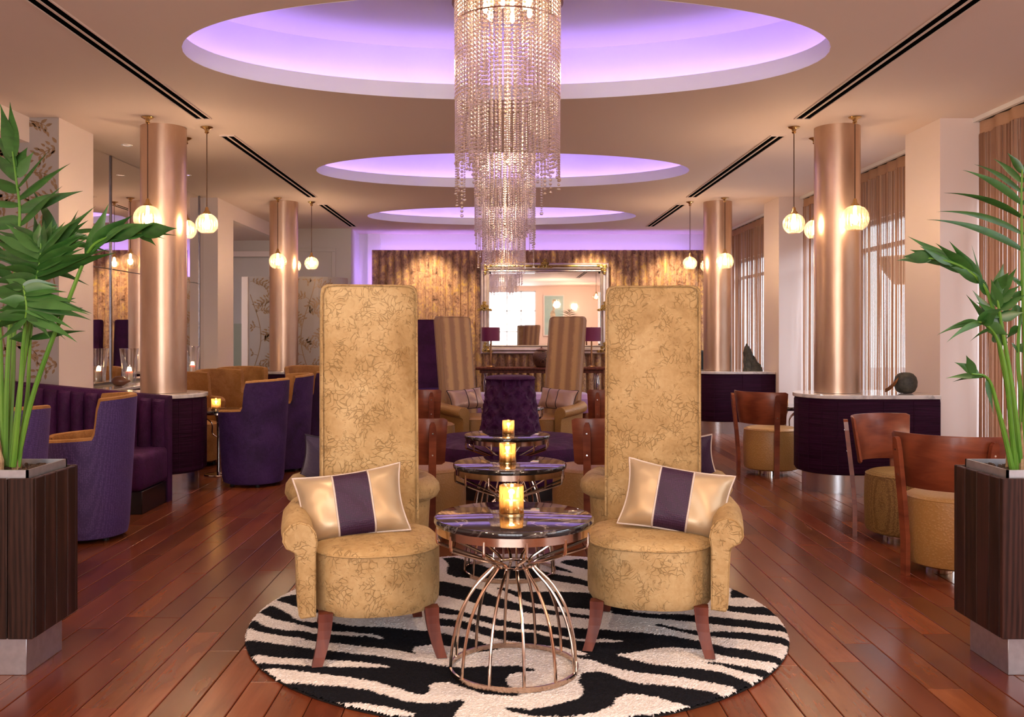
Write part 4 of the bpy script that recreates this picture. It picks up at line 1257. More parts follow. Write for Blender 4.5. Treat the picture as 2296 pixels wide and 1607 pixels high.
co_ = thing('console_table', 'dark wooden console table with turned chrome legs below the gilt mirror', 'table', (.70, 16.05, 0))
obj('table_top', box(BM(), -1.12, 1.12, -.22, .24, .715, .755, .008, 2), M['leg_wood'], co_)
obj('apron', box(BM(), -1.05, 1.05, -.17, .2, .66, .715), M['leg_wood'], co_, False)
for sx in (-1, 1):
    for sy in (-1, 1): obj('leg', lathe(BM(), [(.02, 0), (.028, .02), (.018, .06), (.03, .35), (.045, .5), (.03, .58), (.04, .66)], 20), M['chrome'], co_, loc=(sx * .95, sy * .15 + .02, 0))
def table_lamp(label, x):
    t = thing('table_lamp', label, 'lamp', (x, 16.03, .755))
    obj('lamp_base', lathe(BM(), [(.07, 0), (.075, .01), (.06, .025), (.02, .035), (.018, .06), (.026, .10), (.016, .14), (.024, .2), (.014, .26), (.013, .45)], 24), M['bronze'], t)
    obj('lamp_shade', lathe(BM(), [(.155, .445), (.158, .447), (.158, .68), (.155, .682), (.152, .68), (.152, .447), (.155, .445)], 48, cap=False), M['magenta'], t)
    obj('finial', lathe(BM(), [(.004, .45), (.004, .66), (.012, .67), (.001, .69)], 12), M['brass'], t)
table_lamp('table lamp with a magenta drum shade at the left end of the console', -.165)
table_lamp('table lamp with a magenta drum shade at the right end of the console', 1.56)
un = thing('lidded_urn', 'round brown lidded urn carved with spirals on the console', 'urn', (.70, 16.0, .755))
obj('urn_body', lathe(BM(), [(.075, 0), (.085, .008), (.12, .05), (.148, .12), (.152, .18), (.138, .24), (.10, .275), (.075, .285), (.072, .29)], 48), M['urn'], un)
obj('lid', lathe(BM(), [(.095, .288), (.098, .296), (.085, .305), (.03, .325), (.012, .335), (.016, .35), (.012, .36), (.001, .364)], 32), M['pot'], un)
sp_ = thing('loudspeaker', 'black box loudspeaker on a stand at the right end of the gold wall', 'speaker', (3.40, 16.1, 0))
obj('cabinet', box(BM(), -.12, .12, -.14, .14, .66, 1.04, .01, 2), M['black'], sp_)
obj('grille', box(BM(), -.105, .105, -.15, -.14, .68, 1.02, .004, 1), plain('speaker_cloth', (.02, .02, .022), .9, bs=300, bstr=.5), sp_)
obj('stand', lathe(BM(), [(.14, 0), (.14, .012), (.02, .02), (.018, .66)], 24), M['black'], sp_)

# sculptures on the right counters
rk = thing('rock_sculpture', 'jagged dark stone sculpture on the back right marble counter', 'sculpture', (3.44, 12.75, .828))
b = BM(); rd = random.Random(4)
prof2 = [(-.135, 0), (-.125, .06), (-.128, .13), (-.118, .20), (-.13, .25), (-.115, .33), (-.085, .37), (-.06, .315), (-.03, .27), (-.005, .215), (.035, .165), (.06, .115), (.095, .075), (.12, .03), (.135, 0)]
V = []
for q in range(9):
    ph = PI * q / 8; dy = -math.cos(ph) * .075; sc2 = .35 + .65 * math.sin(ph) ** .6
    V.append([b.verts.new((x_ * (sc2 if z_ > 0 else max(.6, sc2)) + rd.uniform(-.008, .008), dy + rd.uniform(-.012, .012), z_ * (.45 + .55 * sc2) + (rd.uniform(-.012, .012) if z_ > 0 else 0))) for x_, z_ in prof2])
for i in range(8):
    for k in range(len(prof2) - 1): b.faces.new((V[i][k], V[i][k + 1], V[i + 1][k + 1], V[i + 1][k]))
for s_ in (V[0], V[-1]): b.faces.new(s_)
bmesh.ops.recalc_face_normals(b, faces=b.faces)
obj('stone', b, M['stone_dark'], rk, False)
eg = thing('egg_sculpture', 'dark stone egg with a hole and a bronze leaf on the front right marble counter', 'sculpture', (3.47, 8.02, .828))
lathe_e = [(.001, 0), (.05, .003), (.075, .02), (.092, .06), (.095, .10), (.085, .14), (.06, .168), (.035, .178), (.008, .181), (.001, .179)]
obj('stone_egg', lathe(BM(), lathe_e, 48), M['stone_dark'], eg)
obj('hole', lathe(BM(), [(.001, .0), (.018, .0), (.02, -.004), (.001, -.006)], 24), M['black'], eg, loc=(-.092, -.03, .105)).rotation_euler = (0, -PI / 2, 0)
b = BM()
def leaf_s(i, j):
    u, v = i / 10, j / 6 - .5
    wd = .085 * math.sin(PI * (.08 + .9 * u)) ** .8
    return (-.20 + .115 * u + .01 * v, -.06 + v * wd, .008 + .10 * u ** 1.3 - .12 * v * v * (1 - u * .4) + .036)
V = grid(b, 11, 7, leaf_s); bmesh.ops.solidify(b, geom=list(b.faces), thickness=.006)
obj('bronze_leaf', b, M['bronze'], eg)
hl = thing('wicker_pendant', 'glowing wicker pendant shade hanging outside behind the right string curtain', 'pendant light', (4.72, 10.9, 2.13))
obj('shade', lathe(BM(), [(.30, .10), (.31, .08), (.26, -.05), (.13, -.22), (.125, -.22), (.25, -.05), (.295, .08)], 32, cap=False), plain('wicker', (.45, .24, .11), .7, bs=90, bstr=.8), hl)
obj('cord', tube(BM(), [(0, 0, .0), (0, 0, .72), (-.31, 0, .74)], .006, 6), M['black'], hl)
obj('bulb', lathe(BM(), [(.001, .12), (.02, .1), (.025, .07), (.001, .04)], 12), M['bulb'], hl)

# ================================================================== STRING CURTAINS
def curtain(label, y0, y1, dens, seed):
    rd = random.Random(seed)
    t = thing('string_curtain', label, 'curtain', (3.985, (y0 + y1) / 2, 0))
    L = (y1 - y0) / 2 - .01
    b = BM()
    def hd(i, j):
        y_ = -L + 2 * L * i / 160
        return (.012 * math.sin(y_ * 26), y_, (2.99, 3.095)[j])
    grid(b, 161, 2, hd); obj('header_tape', b, M['header'], t)
    obj('rail', box(BM(), -.015, .015, -L, L, 3.095, 3.12), M['black'], t, False)
    b = BM(); n = int(2 * L / dens)
    for k in range(n):
        y_ = -L + 2 * L * (k + rd.random()) / n; x_ = .014 * math.sin(y_ * 26) + rd.uniform(-.012, .012); wd = rd.uniform(.0028, .0052)
        ph = rd.random() * 6; prev = None
        for z in (2.995, 2.0, 1.0, .012):
            s_ = .004 * math.sin(z * 1.3 + ph)
            cur = [b.verts.new((x_ + s_ + a_, y_ + s_ + c_, z)) for a_, c_ in ((-wd, 0), (wd * .5, -wd * .9), (wd * .5, wd * .9))]
            if prev:
                for q in range(3): b.faces.new((prev[q], prev[(q + 1) % 3], cur[(q + 1) % 3], cur[q]))
            prev = cur
    o = obj('threads', b, M['thread'], t, False); o['kind'] = 'stuff'
curtain('tan string curtain at the nearest right window, behind the right palm', 3.93, 7.79, .0065, 1)
curtain('tan string curtain at the middle right window, behind the front right column', 8.46, 12.3, .0135, 2)
curtain('tan string curtain at the farthest right window, behind the back right column', 13.0, 16.7, .0135, 3)
curtain('tan string curtain beside the camera on the right', -.6, 3.25, .03, 4)

# ================================================================== ZEBRA RUG
ZEBRA = [
  [(-1.187,0.232),(-1.175,0.294),(-1.097,0.347),(-0.907,0.181),(-0.821,-0.023),(-0.982,0.043),(-1.131,0.19)],
  [(-1.23,-0.172),(-1.224,-0.079),(-1.201,-0.095),(-1.154,-0.164),(-1.097,-0.202),(-1.029,-0.232),(-0.971,-0.242),(-0.889,-0.28),(-0.856,-0.282),(-0.726,-0.314),(-0.658,-0.311),(-0.617,-0.339),(-0.588,-0.353),(-0.585,-0.339),(-0.597,-0.314),(-0.637,-0.29),(-0.734,-0.261),(-0.824,-0.251),(-0.892,-0.217),(-0.99,-0.152),(-1.131,-0.063),(-1.228,0.04),(-1.192,0.146),(-1.146,0.103),(-1.081,0.018),(-1.001,-0.102),(-0.92,-0.118),(-0.844,-0.118),(-0.753,-0.172),(-0.589,-0.191),(-0.458,-0.232),(-0.38,-0.246),(-0.272,-0.311),(-0.188,-0.353),(-0.128,-0.428),(-0.07,-0.474),(-0.122,-0.511),(-0.166,-0.52),(-0.251,-0.468),(-0.31,-0.441),(-0.367,-0.424),(-0.421,-0.448),(-0.437,-0.461),(-0.442,-0.5),(-0.419,-0.543),(-0.439,-0.532),(-0.495,-0.5),(-0.568,-0.474),(-0.66,-0.448),(-0.755,-0.415),(-0.871,-0.39),(-0.95,-0.339),(-1.049,-0.304),(-1.154,-0.254),(-1.212,-0.194)],
  [(-1.195,-0.408),(-1.201,-0.346),(-1.148,-0.367),(-1.047,-0.408),(-0.925,-0.455),(-0.853,-0.481),(-0.737,-0.52),(-0.601,-0.558),(-0.51,-0.595),(-0.396,-0.637),(-0.356,-0.655),(-0.295,-0.685),(-0.224,-0.702),(-0.17,-0.691),(-0.07,-0.679),(-0.003,-0.679),(0.042,-0.708),(0.076,-0.737),(0.037,-0.737),(-0.005,-0.754),(-0.038,-0.782),(-0.054,-0.826),(-0.046,-0.874),(-0.024,-0.931),(0.005,-0.982),(-0.021,-0.991),(-0.124,-0.977),(-0.183,-0.936),(-0.245,-0.874),(-0.27,-0.853),(-0.329,-0.863),(-0.342,-0.895),(-0.336,-0.926),(-0.344,-0.967),(-0.355,-0.977),(-0.391,-0.967),(-0.45,-0.921),(-0.541,-0.853),(-0.648,-0.804),(-0.711,-0.787),(-0.82,-0.754),(-0.908,-0.725),(-0.974,-0.708),(-1.035,-0.697),(-1.051,-0.714),(-1.084,-0.685),(-1.094,-0.649),(-1.079,-0.625),(-1.046,-0.637),(-0.981,-0.661),(-0.921,-0.667),(-0.827,-0.679),(-0.749,-0.691),(-0.623,-0.697),(-0.506,-0.702),(-0.544,-0.667),(-0.632,-0.637),(-0.763,-0.613),(-0.837,-0.607),(-0.916,-0.595),(-1.005,-0.583),(-1.077,-0.551),(-1.144,-0.545),(-1.158,-0.539)],
  [(-0.96,-0.863),(-0.922,-0.842),(-0.854,-0.858),(-0.773,-0.885),(-0.673,-0.895),(-0.569,-0.931),(-0.484,-0.991),(-0.422,-1.035),(-0.348,-1.059),(-0.273,-1.054),(-0.237,-1.035),(-0.209,-1.021),(-0.202,-1.05),(-0.219,-1.101),(-0.228,-1.138),(-0.233,-1.18),(-0.241,-1.31),(-0.429,-1.31),(-0.641,-1.209),(-0.65,-1.156),(-0.615,-1.124),(-0.541,-1.133),(-0.446,-1.156),(-0.359,-1.156),(-0.413,-1.124),(-0.492,-1.083),(-0.59,-1.05),(-0.687,-1.035),(-0.761,-1.04),(-0.795,-1.059),(-0.846,-1.035),(-0.936,-0.946)],
  [(-0.418,1.111),(-0.341,1.124),(-0.226,0.998),(-0.14,0.877),(-0.033,0.913),(0.056,0.889),(0.153,0.819),(0.233,0.729),(0.308,0.695),(0.365,0.63),(0.41,0.567),(0.401,0.475),(0.355,0.515),(0.287,0.556),(0.206,0.609),(0.078,0.641),(-0.063,0.641),(-0.148,0.652),(-0.216,0.641),(-0.314,0.678),(-0.366,0.74),(-0.377,0.831),(-0.366,0.949)],
  [(0.298,1.048),(0.399,1.086),(0.507,0.949),(0.487,0.762),(0.381,0.877),(0.325,0.925),(0.27,0.998)],
  [(0.194,0.925),(0.242,0.925),(0.317,0.808),(0.327,0.751),(0.287,0.796),(0.239,0.831)],
  [(-0.606,0.695),(-0.385,0.588),(-0.313,0.546),(-0.245,0.485),(-0.167,0.425),(-0.117,0.328),(-0.038,0.235),(0.003,0.19),(0.092,0.111),(0.21,0.043),(0.354,-0.015),(0.348,-0.071),(0.158,0.002),(0.059,0.023),(-0.024,0.077),(-0.064,0.094),(-0.193,0.181),(-0.246,0.226),(-0.355,0.309),(-0.572,0.366)],
  [(-0.096,0.454),(-0.058,0.464),(0.017,0.386),(0.124,0.386),(0.221,0.395),(0.343,0.376),(0.442,0.347),(0.591,0.272),(0.559,0.043),(0.383,0.077),(0.314,0.094),(0.215,0.12),(0.115,0.164),(0.065,0.199),(0.015,0.291),(-0.059,0.405)],
  [(0.459,0.069),(0.665,0.007),(0.779,0.007),(0.886,-0.023),(0.954,-0.047),(1.075,-0.087),(1.201,-0.152),(1.24,-0.194),(1.236,-0.268),(1.173,-0.246),(1.045,-0.202),(0.927,-0.16),(0.861,-0.137),(0.782,-0.102),(0.653,-0.063),(0.551,-0.031),(0.454,0.018)],
  [(-0.404,0.043),(-0.379,0.125),(-0.291,0.077),(-0.223,0.018),(-0.128,-0.039),(-0.003,-0.126),(0.102,-0.152),(0.195,-0.194),(0.353,-0.217),(0.422,-0.232),(0.423,-0.239),(0.563,-0.268),(0.693,-0.318),(0.812,-0.401),(0.876,-0.455),(0.967,-0.494),(1.072,-0.583),(1.104,-0.613),(1.083,-0.661),(1.059,-0.685),(1.044,-0.649),(0.975,-0.625),(0.853,-0.57),(0.799,-0.52),(0.751,-0.481),(0.666,-0.461),(0.599,-0.468),(0.533,-0.494),(0.48,-0.526),(0.407,-0.554),(0.468,-0.613),(0.544,-0.667),(0.643,-0.697),(0.723,-0.714),(0.796,-0.754),(0.858,-0.831),(0.9,-0.869),(0.916,-0.911),(0.844,-0.987),(0.809,-0.916),(0.748,-0.874),(0.66,-0.82),(0.566,-0.782),(0.468,-0.754),(0.384,-0.708),(0.336,-0.655),(0.311,-0.625),(0.255,-0.595),(0.214,-0.539),(0.258,-0.554),(0.299,-0.558),(0.241,-0.494),(0.17,-0.448),(0.068,-0.428),(0.002,-0.394),(-0.065,-0.364),(-0.116,-0.325),(-0.162,-0.282),(-0.229,-0.217),(-0.302,-0.179),(-0.385,-0.172),(-0.394,-0.055),(-0.308,-0.071),(-0.233,-0.11),(-0.165,-0.172),(-0.088,-0.232),(-0.005,-0.254),(0.074,-0.268),(0.141,-0.325),(0.229,-0.367),(0.317,-0.394),(0.402,-0.394),(0.409,-0.398),(0.463,-0.381),(0.395,-0.356),(0.396,-0.356),(0.275,-0.353),(0.187,-0.311),(0.108,-0.239),(0.005,-0.217),(-0.089,-0.164),(-0.166,-0.102),(-0.262,-0.015),(-0.398,0.03)],
  [(1.129,0.454),(1.144,0.485),(1.184,0.425),(1.21,0.281),(1.079,0.276)],
  [(0.983,0.077),(1.02,0.146),(1.13,0.12),(1.234,0.129),(1.269,0.043),(1.259,-0.023),(1.146,-0.006),(1.035,0.043)],
  [(0.62,-0.149),(0.659,-0.141),(0.695,-0.179),(0.758,-0.224),(0.843,-0.261),(0.912,-0.246),(1.027,-0.268),(1.149,-0.325),(1.2,-0.381),(1.175,-0.461),(1.123,-0.415),(1.001,-0.367),(0.891,-0.332),(0.831,-0.318),(0.788,-0.304),(0.749,-0.268),(0.687,-0.224)],
  [(0.741,-0.64),(0.795,-0.635),(0.859,-0.667),(0.925,-0.702),(0.985,-0.737),(1.015,-0.776),(1.013,-0.81),(0.975,-0.842),(0.951,-0.799),(0.879,-0.748),(0.814,-0.679)],
  [(0.236,-0.771),(0.266,-0.748),(0.308,-0.743),(0.358,-0.771),(0.397,-0.831),(0.451,-0.869),(0.548,-0.885),(0.622,-0.911),(0.692,-0.946),(0.743,-0.977),(0.782,-1.035),(0.74,-1.101),(0.663,-1.147),(0.624,-1.087),(0.556,-1.054),(0.49,-0.996),(0.436,-0.972),(0.385,-0.977),(0.35,-1.016),(0.331,-1.073),(0.286,-1.111),(0.263,-1.138),(0.169,-1.174),(0.06,-1.174),(-0.012,-1.147),(-0.065,-1.101),(-0.022,-1.097),(0.026,-1.115),(0.082,-1.092),(0.159,-1.05),(0.207,-1.016),(0.23,-0.977),(0.235,-0.916),(0.225,-0.847)],
  [(0.347,-1.209),(0.363,-1.174),(0.391,-1.152),(0.459,-1.143),(0.499,-1.165),(0.512,-1.191),(0.444,-1.277),(0.356,-1.277)],
]

rg = thing('zebra_rug', 'round black and white zebra striped rug under the gold chairs', 'rug', (.073, 4.42, 0))
RR = 1.235
step = .0062
ns = int(2 * RR / step) + 1
gx = (np.arange(ns) - (ns - 1) / 2) * step
X_, Y_ = np.meshgrid(gx, gx, indexing='ij')
rng = np.random.default_rng(5)
JX = X_ + rng.normal(0, .0028, X_.shape); JY = Y_ + rng.normal(0, .0035, X_.shape)
ins = np.zeros(X_.shape, bool)
for poly in ZEBRA:
    c = np.zeros(X_.shape, bool); j = len(poly) - 1
    for i in range(len(poly)):
        (xi, yi), (xj, yj) = poly[i], poly[j]
        if yi != yj:
            c ^= ((yi > JY) != (yj > JY)) & (JX < (xj - xi) * (JY - yi) / (yj - yi) + xi)
        j = i
    ins |= c
rad = np.sqrt(X_ ** 2 + Y_ ** 2)
keep = rad < RR + rng.normal(0, .003, X_.shape)
idx = -np.ones(X_.shape, int); idx[keep] = np.arange(keep.sum())
edge = np.clip((RR - rad) / .03, 0, 1) ** .5
Z_ = .006 + .014 * edge + rng.normal(0, .0011, X_.shape) + ins * -.001
vs = np.stack([X_[keep], Y_[keep], Z_[keep]], 1)
a_, b_, c_, d_ = idx[:-1, :-1], idx[1:, :-1], idx[1:, 1:], idx[:-1, 1:]
ok = (a_ >= 0) & (b_ >= 0) & (c_ >= 0) & (d_ >= 0)
fs = np.stack([a_[ok], b_[ok], c_[ok], d_[ok]], 1)
me = bpy.data.meshes.new('pile'); me.from_pydata(vs.tolist(), [], fs.tolist())
ca = me.color_attributes.new('pile', 'FLOAT_COLOR', 'POINT')
blk = ins[keep][:, None]
cc = np.where(blk, np.array([[.010, .010, .014]]), np.array([[.84, .78, .75]])) * rng.uniform(.86, 1.1, (len(vs), 1))
ca.data.foreach_set('color', np.concatenate([cc, np.ones((len(vs), 1))], 1).astype(np.float32).ravel())
me.materials.append(M['zebra'])
inst('pile', me, rg)
obj('backing', lathe(BM(), [(RR - .004, .001), (RR - .002, .006), (.001, .007)], 96), M['black'], rg)

# ================================================================== PALMS IN TIMBER PLANTERS
def planter(label, x0, x1):
    y0, y1, z0, z1 = 3.63, 4.02, .16, .783
    cx_, cy_ = (x0 + x1) / 2, (y0 + y1) / 2
    t = thing('timber_planter', label, 'planter', (cx_, cy_, 0))
    hx, hy = (x1 - x0) / 2, (y1 - y0) / 2
    obj('core', box(BM(), -hx + .02, hx - .02, -hy + .02, hy - .02, z0 + .01, z1 - .03), M['black'], t, False)
    obj('plinth', box(BM(), -hx + .055, hx - .055, -hy + .06, hy - .03, 0, z0 + .02, .002, 1), M['steel_tray'], t)
    n = 4; wx = 2 * hx / n; wy = 2 * hy / n; th = .022
    for k in range(n):
        for s in (-1, 1):
            a = -hx + k * wx
            obj('board', box(BM(), a + .0016 + (0 if k else 0), a + wx - .0016, s * hy - (0 if s < 0 else th), s * hy + (th if s < 0 else 0), z0, z1, .003, 1), M['wenge'], t, False)
            a = -hy + k * wy
            e0 = .0225 if k == 0 else .0016; e1 = .0225 if k == n - 1 else .0016
            obj('board', box(BM(), s * hx - (0 if s < 0 else th), s * hx + (th if s < 0 else 0), a + e0, a + wy - e1, z0, z1 - .0008, .003, 1), M['wenge'], t, False)
    tr_ = obj('steel_tray', (lambda b: ([box(b, *q) for q in ((-hx + .035, -hx + .043, -hy + .03, hy - .03, .70, .812), (hx - .043, hx - .035, -hy + .03, hy - .03, .70, .812), (-hx + .035, hx - .035, -hy + .03, -hy + .038, .70, .812), (-hx + .035, hx - .035, hy - .038, hy - .03, .70, .812))], b)[1])(BM()), M['steel_tray'], t, False)
    b = BM(); rd = random.Random(int(abs(x0) * 100))
    grid(b, 15, 15, lambda i, j: (-hx + .043 + (2 * hx - .086) * i / 14, -hy + .038 + (2 * hy - .076) * j / 14, .772 + rd.uniform(-.008, .008)))
    for k in range(230):
        c = Vector((rd.uniform(-hx + .055, hx - .055), rd.uniform(-hy + .05, hy - .05), .78 + rd.uniform(0, .012)))
        bead(b, rd.uniform(.006, .013), c.z, c.x, c.y)
    o = obj('bark_chips', b, M['soil'], t); o['kind'] = 'stuff'
    return t
planter('dark timber planter with steel plinth at the left edge holding a palm', -2.215, -1.812)
planter('dark timber planter with steel plinth at the right edge holding a palm', 1.945, 2.348)

def palm(label, base, fronds, seed, xoff=0):
    """fronds: (list of (px,py,Y) of petiole+rachis, n_petiole_points, list of (t, tip px, tip py, width m, sag, dY))"""
    rd = random.Random(seed)
    B = Vector(base)
    t = thing('kentia_palm', label, 'palm', base)
    for pts, leaves in fronds:
        wp_ = [P(*p) - B if len(p) == 3 else Vector(p) for p in pts]
        path = smooth_path(wp_, 40)
        rr = [.0105 * (1 - .80 * k / 39) + .0012 for k in range(40)]
        fr = obj('frond', tube(BM(), path, rr, 7), M['stem'], t)
        def at(s):
            k = min(38.999, max(0, s * 39)); i = int(k); return path[i].lerp(path[i + 1], k - i)
        for lf in leaves:
            s_, tx, ty, wd, sag, dy = lf
            a = at(s_); c = P(tx, ty, (a + B).y + dy) - B
            L = (c - a).length
            mid = a.lerp(c, .45) + Vector((0, 0, sag * L))
            n = 12; V = []
            b = BM()
            roll = rd.uniform(-.95, .95)
            for i in range(n + 1):
                u = i / n
                p = a * (1 - u) ** 2 + mid * 2 * u * (1 - u) + c * u * u
                tg = ((mid - a) * (1 - u) + (c - mid) * u).normalized()
                sd = tg.cross(Vector((0, 1, 0)));
                if sd.length < .05: sd = tg.cross(Vector((1, 0, 0)))
                sd.normalize(); sd = Matrix.Rotation(roll, 3, tg) @ sd
                nr = sd.cross(tg)
                w_ = wd * 1.02 * (.16 + .84 * math.sin(PI * min(1, (u * .94 + .03)) ** .62)) * (1 if u < .97 else .3) * .5
                if u > .42: w_ *= 1 - ((u - .42) / .58) ** 1.4 * .86
                V.append([b.verts.new(p - sd * w_ + nr * w_ * .28), b.verts.new(p), b.verts.new(p + sd * w_ + nr * w_ * .28)])
            for i in range(n):
                for q in range(2): b.faces.new((V[i][q], V[i][q + 1], V[i + 1][q + 1], V[i + 1][q]))
            obj('leaflet', b, M['leaf'] if rd.random() < .8 else M['leaf_pale'], fr)
    b = BM()
    for k in range(9):
        a = rd.random() * 6.28; r = .03 + .02 * rd.random()
        p0 = Vector((r * math.cos(a), r * math.sin(a), -.01)); h = .10 + rd.random() * .14
        tube(b, [p0, p0 + Vector((.004, 0, h * .5)), p0 + Vector((.012 * math.cos(a), .012 * math.sin(a), h))], [.011, .009, .002], 5)
    obj('husk', b, M['husk'], t)
    return t
Y0 = 3.82
def fan(t0, t1, tips, wd, sag, dy0=0, dy1=0, fill=False):
    tips2 = []
    for k, q in enumerate(tips):
        tips2.append(q)
        if fill and k < len(tips) - 1:
            r_ = tips[k + 1]; tips2.append(((q[0] + r_[0]) / 2 + random.uniform(-9, 9), (q[1] + r_[1]) / 2 + random.uniform(-9, 9)))
    tips = tips2; n = len(tips); out = []
    for k, (x_, y_) in enumerate(tips):
        f = k / max(1, n - 1); out.append((t0 + (t1 - t0) * f, x_, y_, wd, sag, dy0 + (dy1 - dy0) * f + random.uniform(-.06, .06)))
    return out
LB = tuple(P(22, 1046, Y0)); LB = (LB[0], LB[1], .775)
lp = []
# long arching frond to the right
lp.append(([(36, 1046, 3.8), (70, 900, 3.78), (112, 775, 3.75), (155, 670, 3.72), (190, 582, 3.70), (215, 545, 3.68), (262, 528, 3.66), (318, 522, 3.64)],
  fan(.60, .99, [(244, 456), (298, 482), (345, 500), (372, 505), (396, 512)], .060, .03, .0, -.1) + fan(.60, .98, [(300, 500), (352, 516), (396, 528), (372, 536), (350, 551)], .034, .10, -.05, .05)))
# upper-left frond
lp.append(([(12, 1046, 3.85), (16, 850, 3.86), (26, 690, 3.88), (40, 560, 3.90), (44, 470, 3.9), (36, 400, 3.9), (28, 340, 3.9)],
  fan(.60, .97, [(140, 512 - 95), (186, 428), (158, 366), (112, 336), (76, 340), (62, 330), (22, 228)], .052, .06, -.05, .05) + fan(.62, .97, [(-60, 520), (-70, 450), (-50, 390), (-40, 330), (-20, 290), (0, 232)], .055, .05, 0, .1)))
# middle frond with the broad blades
lp.append(([(26, 1046, 3.82), (44, 880, 3.80), (64, 740, 3.78), (78, 650, 3.76), (90, 585, 3.74), (92, 545, 3.74)],
  fan(.66, .99, [(262, 566), (250, 556), (194, 574), (190, 545), (196, 524), (178, 519), (206, 470), (215, 462), (146, 497), (118, 492), (88, 498)], .052, .05, -.1, .0, True) + fan(.56, .98, [(0, 700), (-30, 650), (-10, 600), (-20, 560), (-25, 520), (10, 500), (40, 512)], .056, .03, .05, .1, True)))
# lower frond with short arching leaflets
lp.append(([(30, 1046, 3.78), (44, 900, 3.74), (50, 800, 3.72), (56, 730, 3.70), (60, 690, 3.68), (52, 640, 3.68)],
  fan(.70, .99, [(174, 768), (112, 758), (205, 718), (206, 703), (150, 655), (132, 640)], .044, .10, -.06, 0, True) + fan(.70, .99, [(-10, 770), (-30, 720), (0, 690), (-25, 655), (5, 640), (12, 625)], .055, .04, 0, .08, True)))
# near stems and blades crossing the left edge
lp.append(([(8, 1046, 3.84), (4, 880, 3.88), (0, 740, 3.92), (-14, 600, 3.95), (-30, 500, 3.95)],
  fan(.55, .97, [(60, 745), (70, 690), (46, 640), (36, 600), (20, 560)], .05, .04, .05, .15) + fan(.55, .97, [(-90, 740), (-110, 650), (-120, 600), (-100, 540)], .05, .04)))
lp.append(([(18, 1046, 3.86), (28, 860, 3.92), (36, 700, 3.98), (66, 600, 4.02), (110, 540, 4.05), (150, 520, 4.06)],
  fan(.62, .98, [(200, 640), (190, 610), (250, 566), (230, 540), (256, 516)], .034, .08, 0, .06) + fan(.62, .98, [(40, 560), (76, 480), (98, 440), (70, 420), (176, 470)], .040, .03)))
lp.append(([(40, 1046, 3.80), (52, 960, 3.8), (62, 880, 3.80), (66, 800, 3.8), (72, 730, 3.80), (92, 690, 3.8)],
  fan(.72, .99, [(192, 742), (150, 700), (186, 690), (170, 668)], .05, .06) + fan(.72, .99, [(20, 760), (30, 720), (60, 640)], .05, .03)))
palm('tall green kentia palm in the timber planter at the left edge', LB, lp, 11)

RB = tuple(P(2286, 1054, Y0)); RB = (RB[0], RB[1], .775)
rp = []
# upright frond, leaflets arching to the left
rp.append(([(2288, 1054, 3.82), (2300, 900, 3.84), (2298, 760, 3.86), (2293, 640, 3.88), (2291, 530, 3.88), (2290, 440, 3.88), (2292, 380, 3.88)],
  fan(.62, .98, [(2078, 492), (2100, 474), (2116, 432), (2158, 381), (2184, 368), (2226, 355), (2258, 342)], .030, .13, -.1, .0, False) + fan(.62, .98, [(2420, 600), (2440, 560), (2440, 480), (2430, 440), (2400, 400), (2370, 370), (2340, 345)], .03, .12)))
# frond bowed to the left
rp.append(([(2280, 1054, 3.80), (2264, 900, 3.78), (2244, 790, 3.76), (2226, 690, 3.74), (2202, 636, 3.72), (2160, 600, 3.7), (2110, 582, 3.68), (2060, 578, 3.66)],
  fan(.52, .93, [(2178, 548), (2128, 540), (2098, 545), (2036, 530), (2062, 552), (2040, 560), (2026, 574)], .044, .03, 0, -.06, False) + fan(.50, .92, [(2190, 612), (2130, 598), (2086, 588), (2044, 584), (2022, 576), (2010, 584)], .038, .06, 0, .06)))
# third: upward broad leaflets and a left pointing tuft
rp.append(([(2290, 1054, 3.80), (2276, 920, 3.76), (2262, 820, 3.74), (2246, 730, 3.72), (2238, 680, 3.70), (2232, 650, 3.70)],
  fan(.50, .93, [(2166, 660), (2180, 650), (2188, 676), (2222, 625), (2236, 624), (2250, 590)], .044, .03, 0, 0, False) + fan(.66, .99, [(2296, 700), (2300, 660), (2286, 640), (2280, 600), (2262, 610)], .045, .03)))
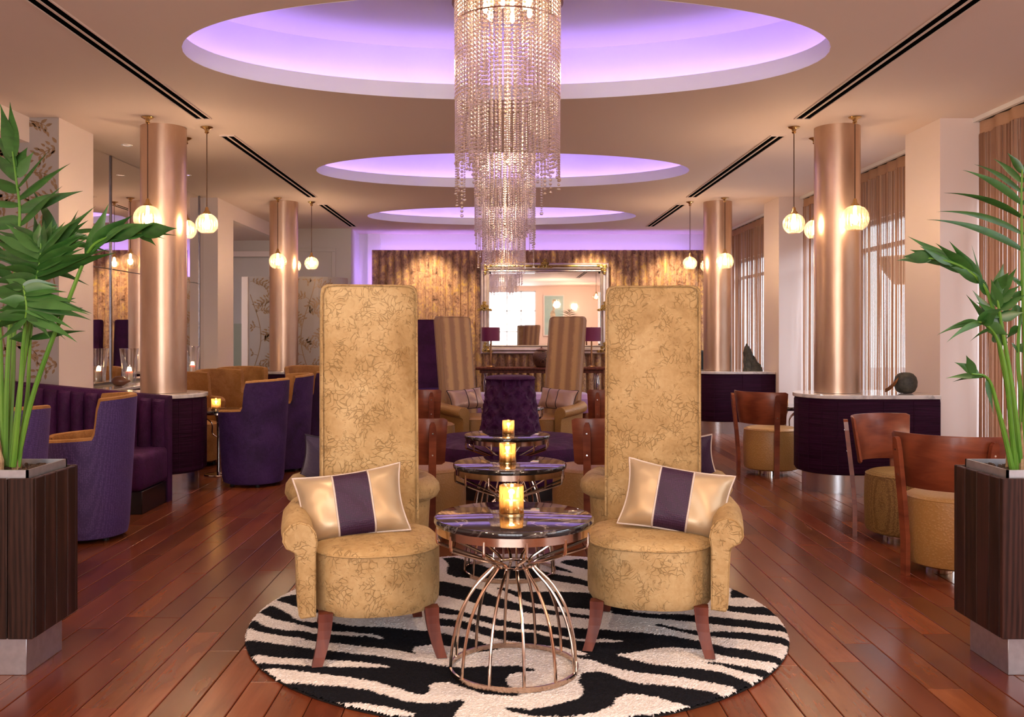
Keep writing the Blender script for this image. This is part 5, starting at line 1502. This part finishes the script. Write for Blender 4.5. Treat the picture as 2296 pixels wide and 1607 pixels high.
# fourth: thin drooping spray to the left
rp.append(([(2276, 1054, 3.78), (2268, 960, 3.74), (2258, 860, 3.70), (2246, 790, 3.68), (2228, 745, 3.66), (2205, 725, 3.64), (2190, 722, 3.64)],
  fan(.70, 1.0, [(2174, 766), (2200, 720), (2122, 768), (2100, 752), (2130, 735)], .024, .16, 0, 0, False) + fan(.66, .95, [(2246, 772), (2262, 752), (2238, 700), (2252, 690)], .05, .05)))
# fifth: low spray
rp.append(([(2270, 1054, 3.76), (2256, 990, 3.74), (2236, 910, 3.70), (2222, 862, 3.68), (2206, 842, 3.66), (2180, 838, 3.64)],
  fan(.70, .97, [(2228, 930), (2136, 856), (2120, 848), (2140, 812), (2166, 796)], .034, .09) ))
# sixth: right hand blades
rp.append(([(2292, 1054, 3.84), (2290, 900, 3.86), (2282, 800, 3.88), (2290, 700, 3.9), (2310, 640, 3.9)],
  fan(.55, .98, [(2270, 776), (2256, 760), (2262, 700), (2260, 660), (2248, 612)], .045, .05, 0, 0, False) + fan(.55, .98, [(2340, 780), (2350, 720), (2360, 680), (2380, 640)], .045, .05)))
palm('tall green kentia palm in the timber planter at the right edge', RB, rp, 12)

# ================================================================== BEHIND THE CAMERA (seen in the gilt mirror)
pc = thing('canvas_picture', 'pale teal framed picture on the rear wall, seen only in the gilt mirror', 'picture', (2.05, -2.98, 2.0))
obj('canvas', box(BM(), -.36, .36, .0, .03, -.75, .75), M['picture'], pc, False)
obj('picture_frame', (lambda b: ([box(b, *q) for q in ((-.40, -.36, 0, .04, -.79, .79), (.36, .40, 0, .04, -.79, .79), (-.36, .36, 0, .04, .75, .79), (-.36, .36, 0, .04, -.79, -.75))], b)[1])(BM()), M['paint_white'], pc, False)
b = BM()
for cx_, cz_, rx_, rz_ in ((.02, .52, .09, .1), (.0, .3, .05, .14), (-.04, .0, .10, .2), (.02, -.3, .06, .2)):
    b.faces.new([b.verts.new((cx_ + rx_ * math.cos(2 * PI * k / 20), .0315, cz_ + rz_ * math.sin(2 * PI * k / 20))) for k in range(20)])
obj('painted_shape', b, plain('ochre_paint_strokes', (.62, .56, .42), .6, var=(.3, .27, .22), vs=10), pc, False)
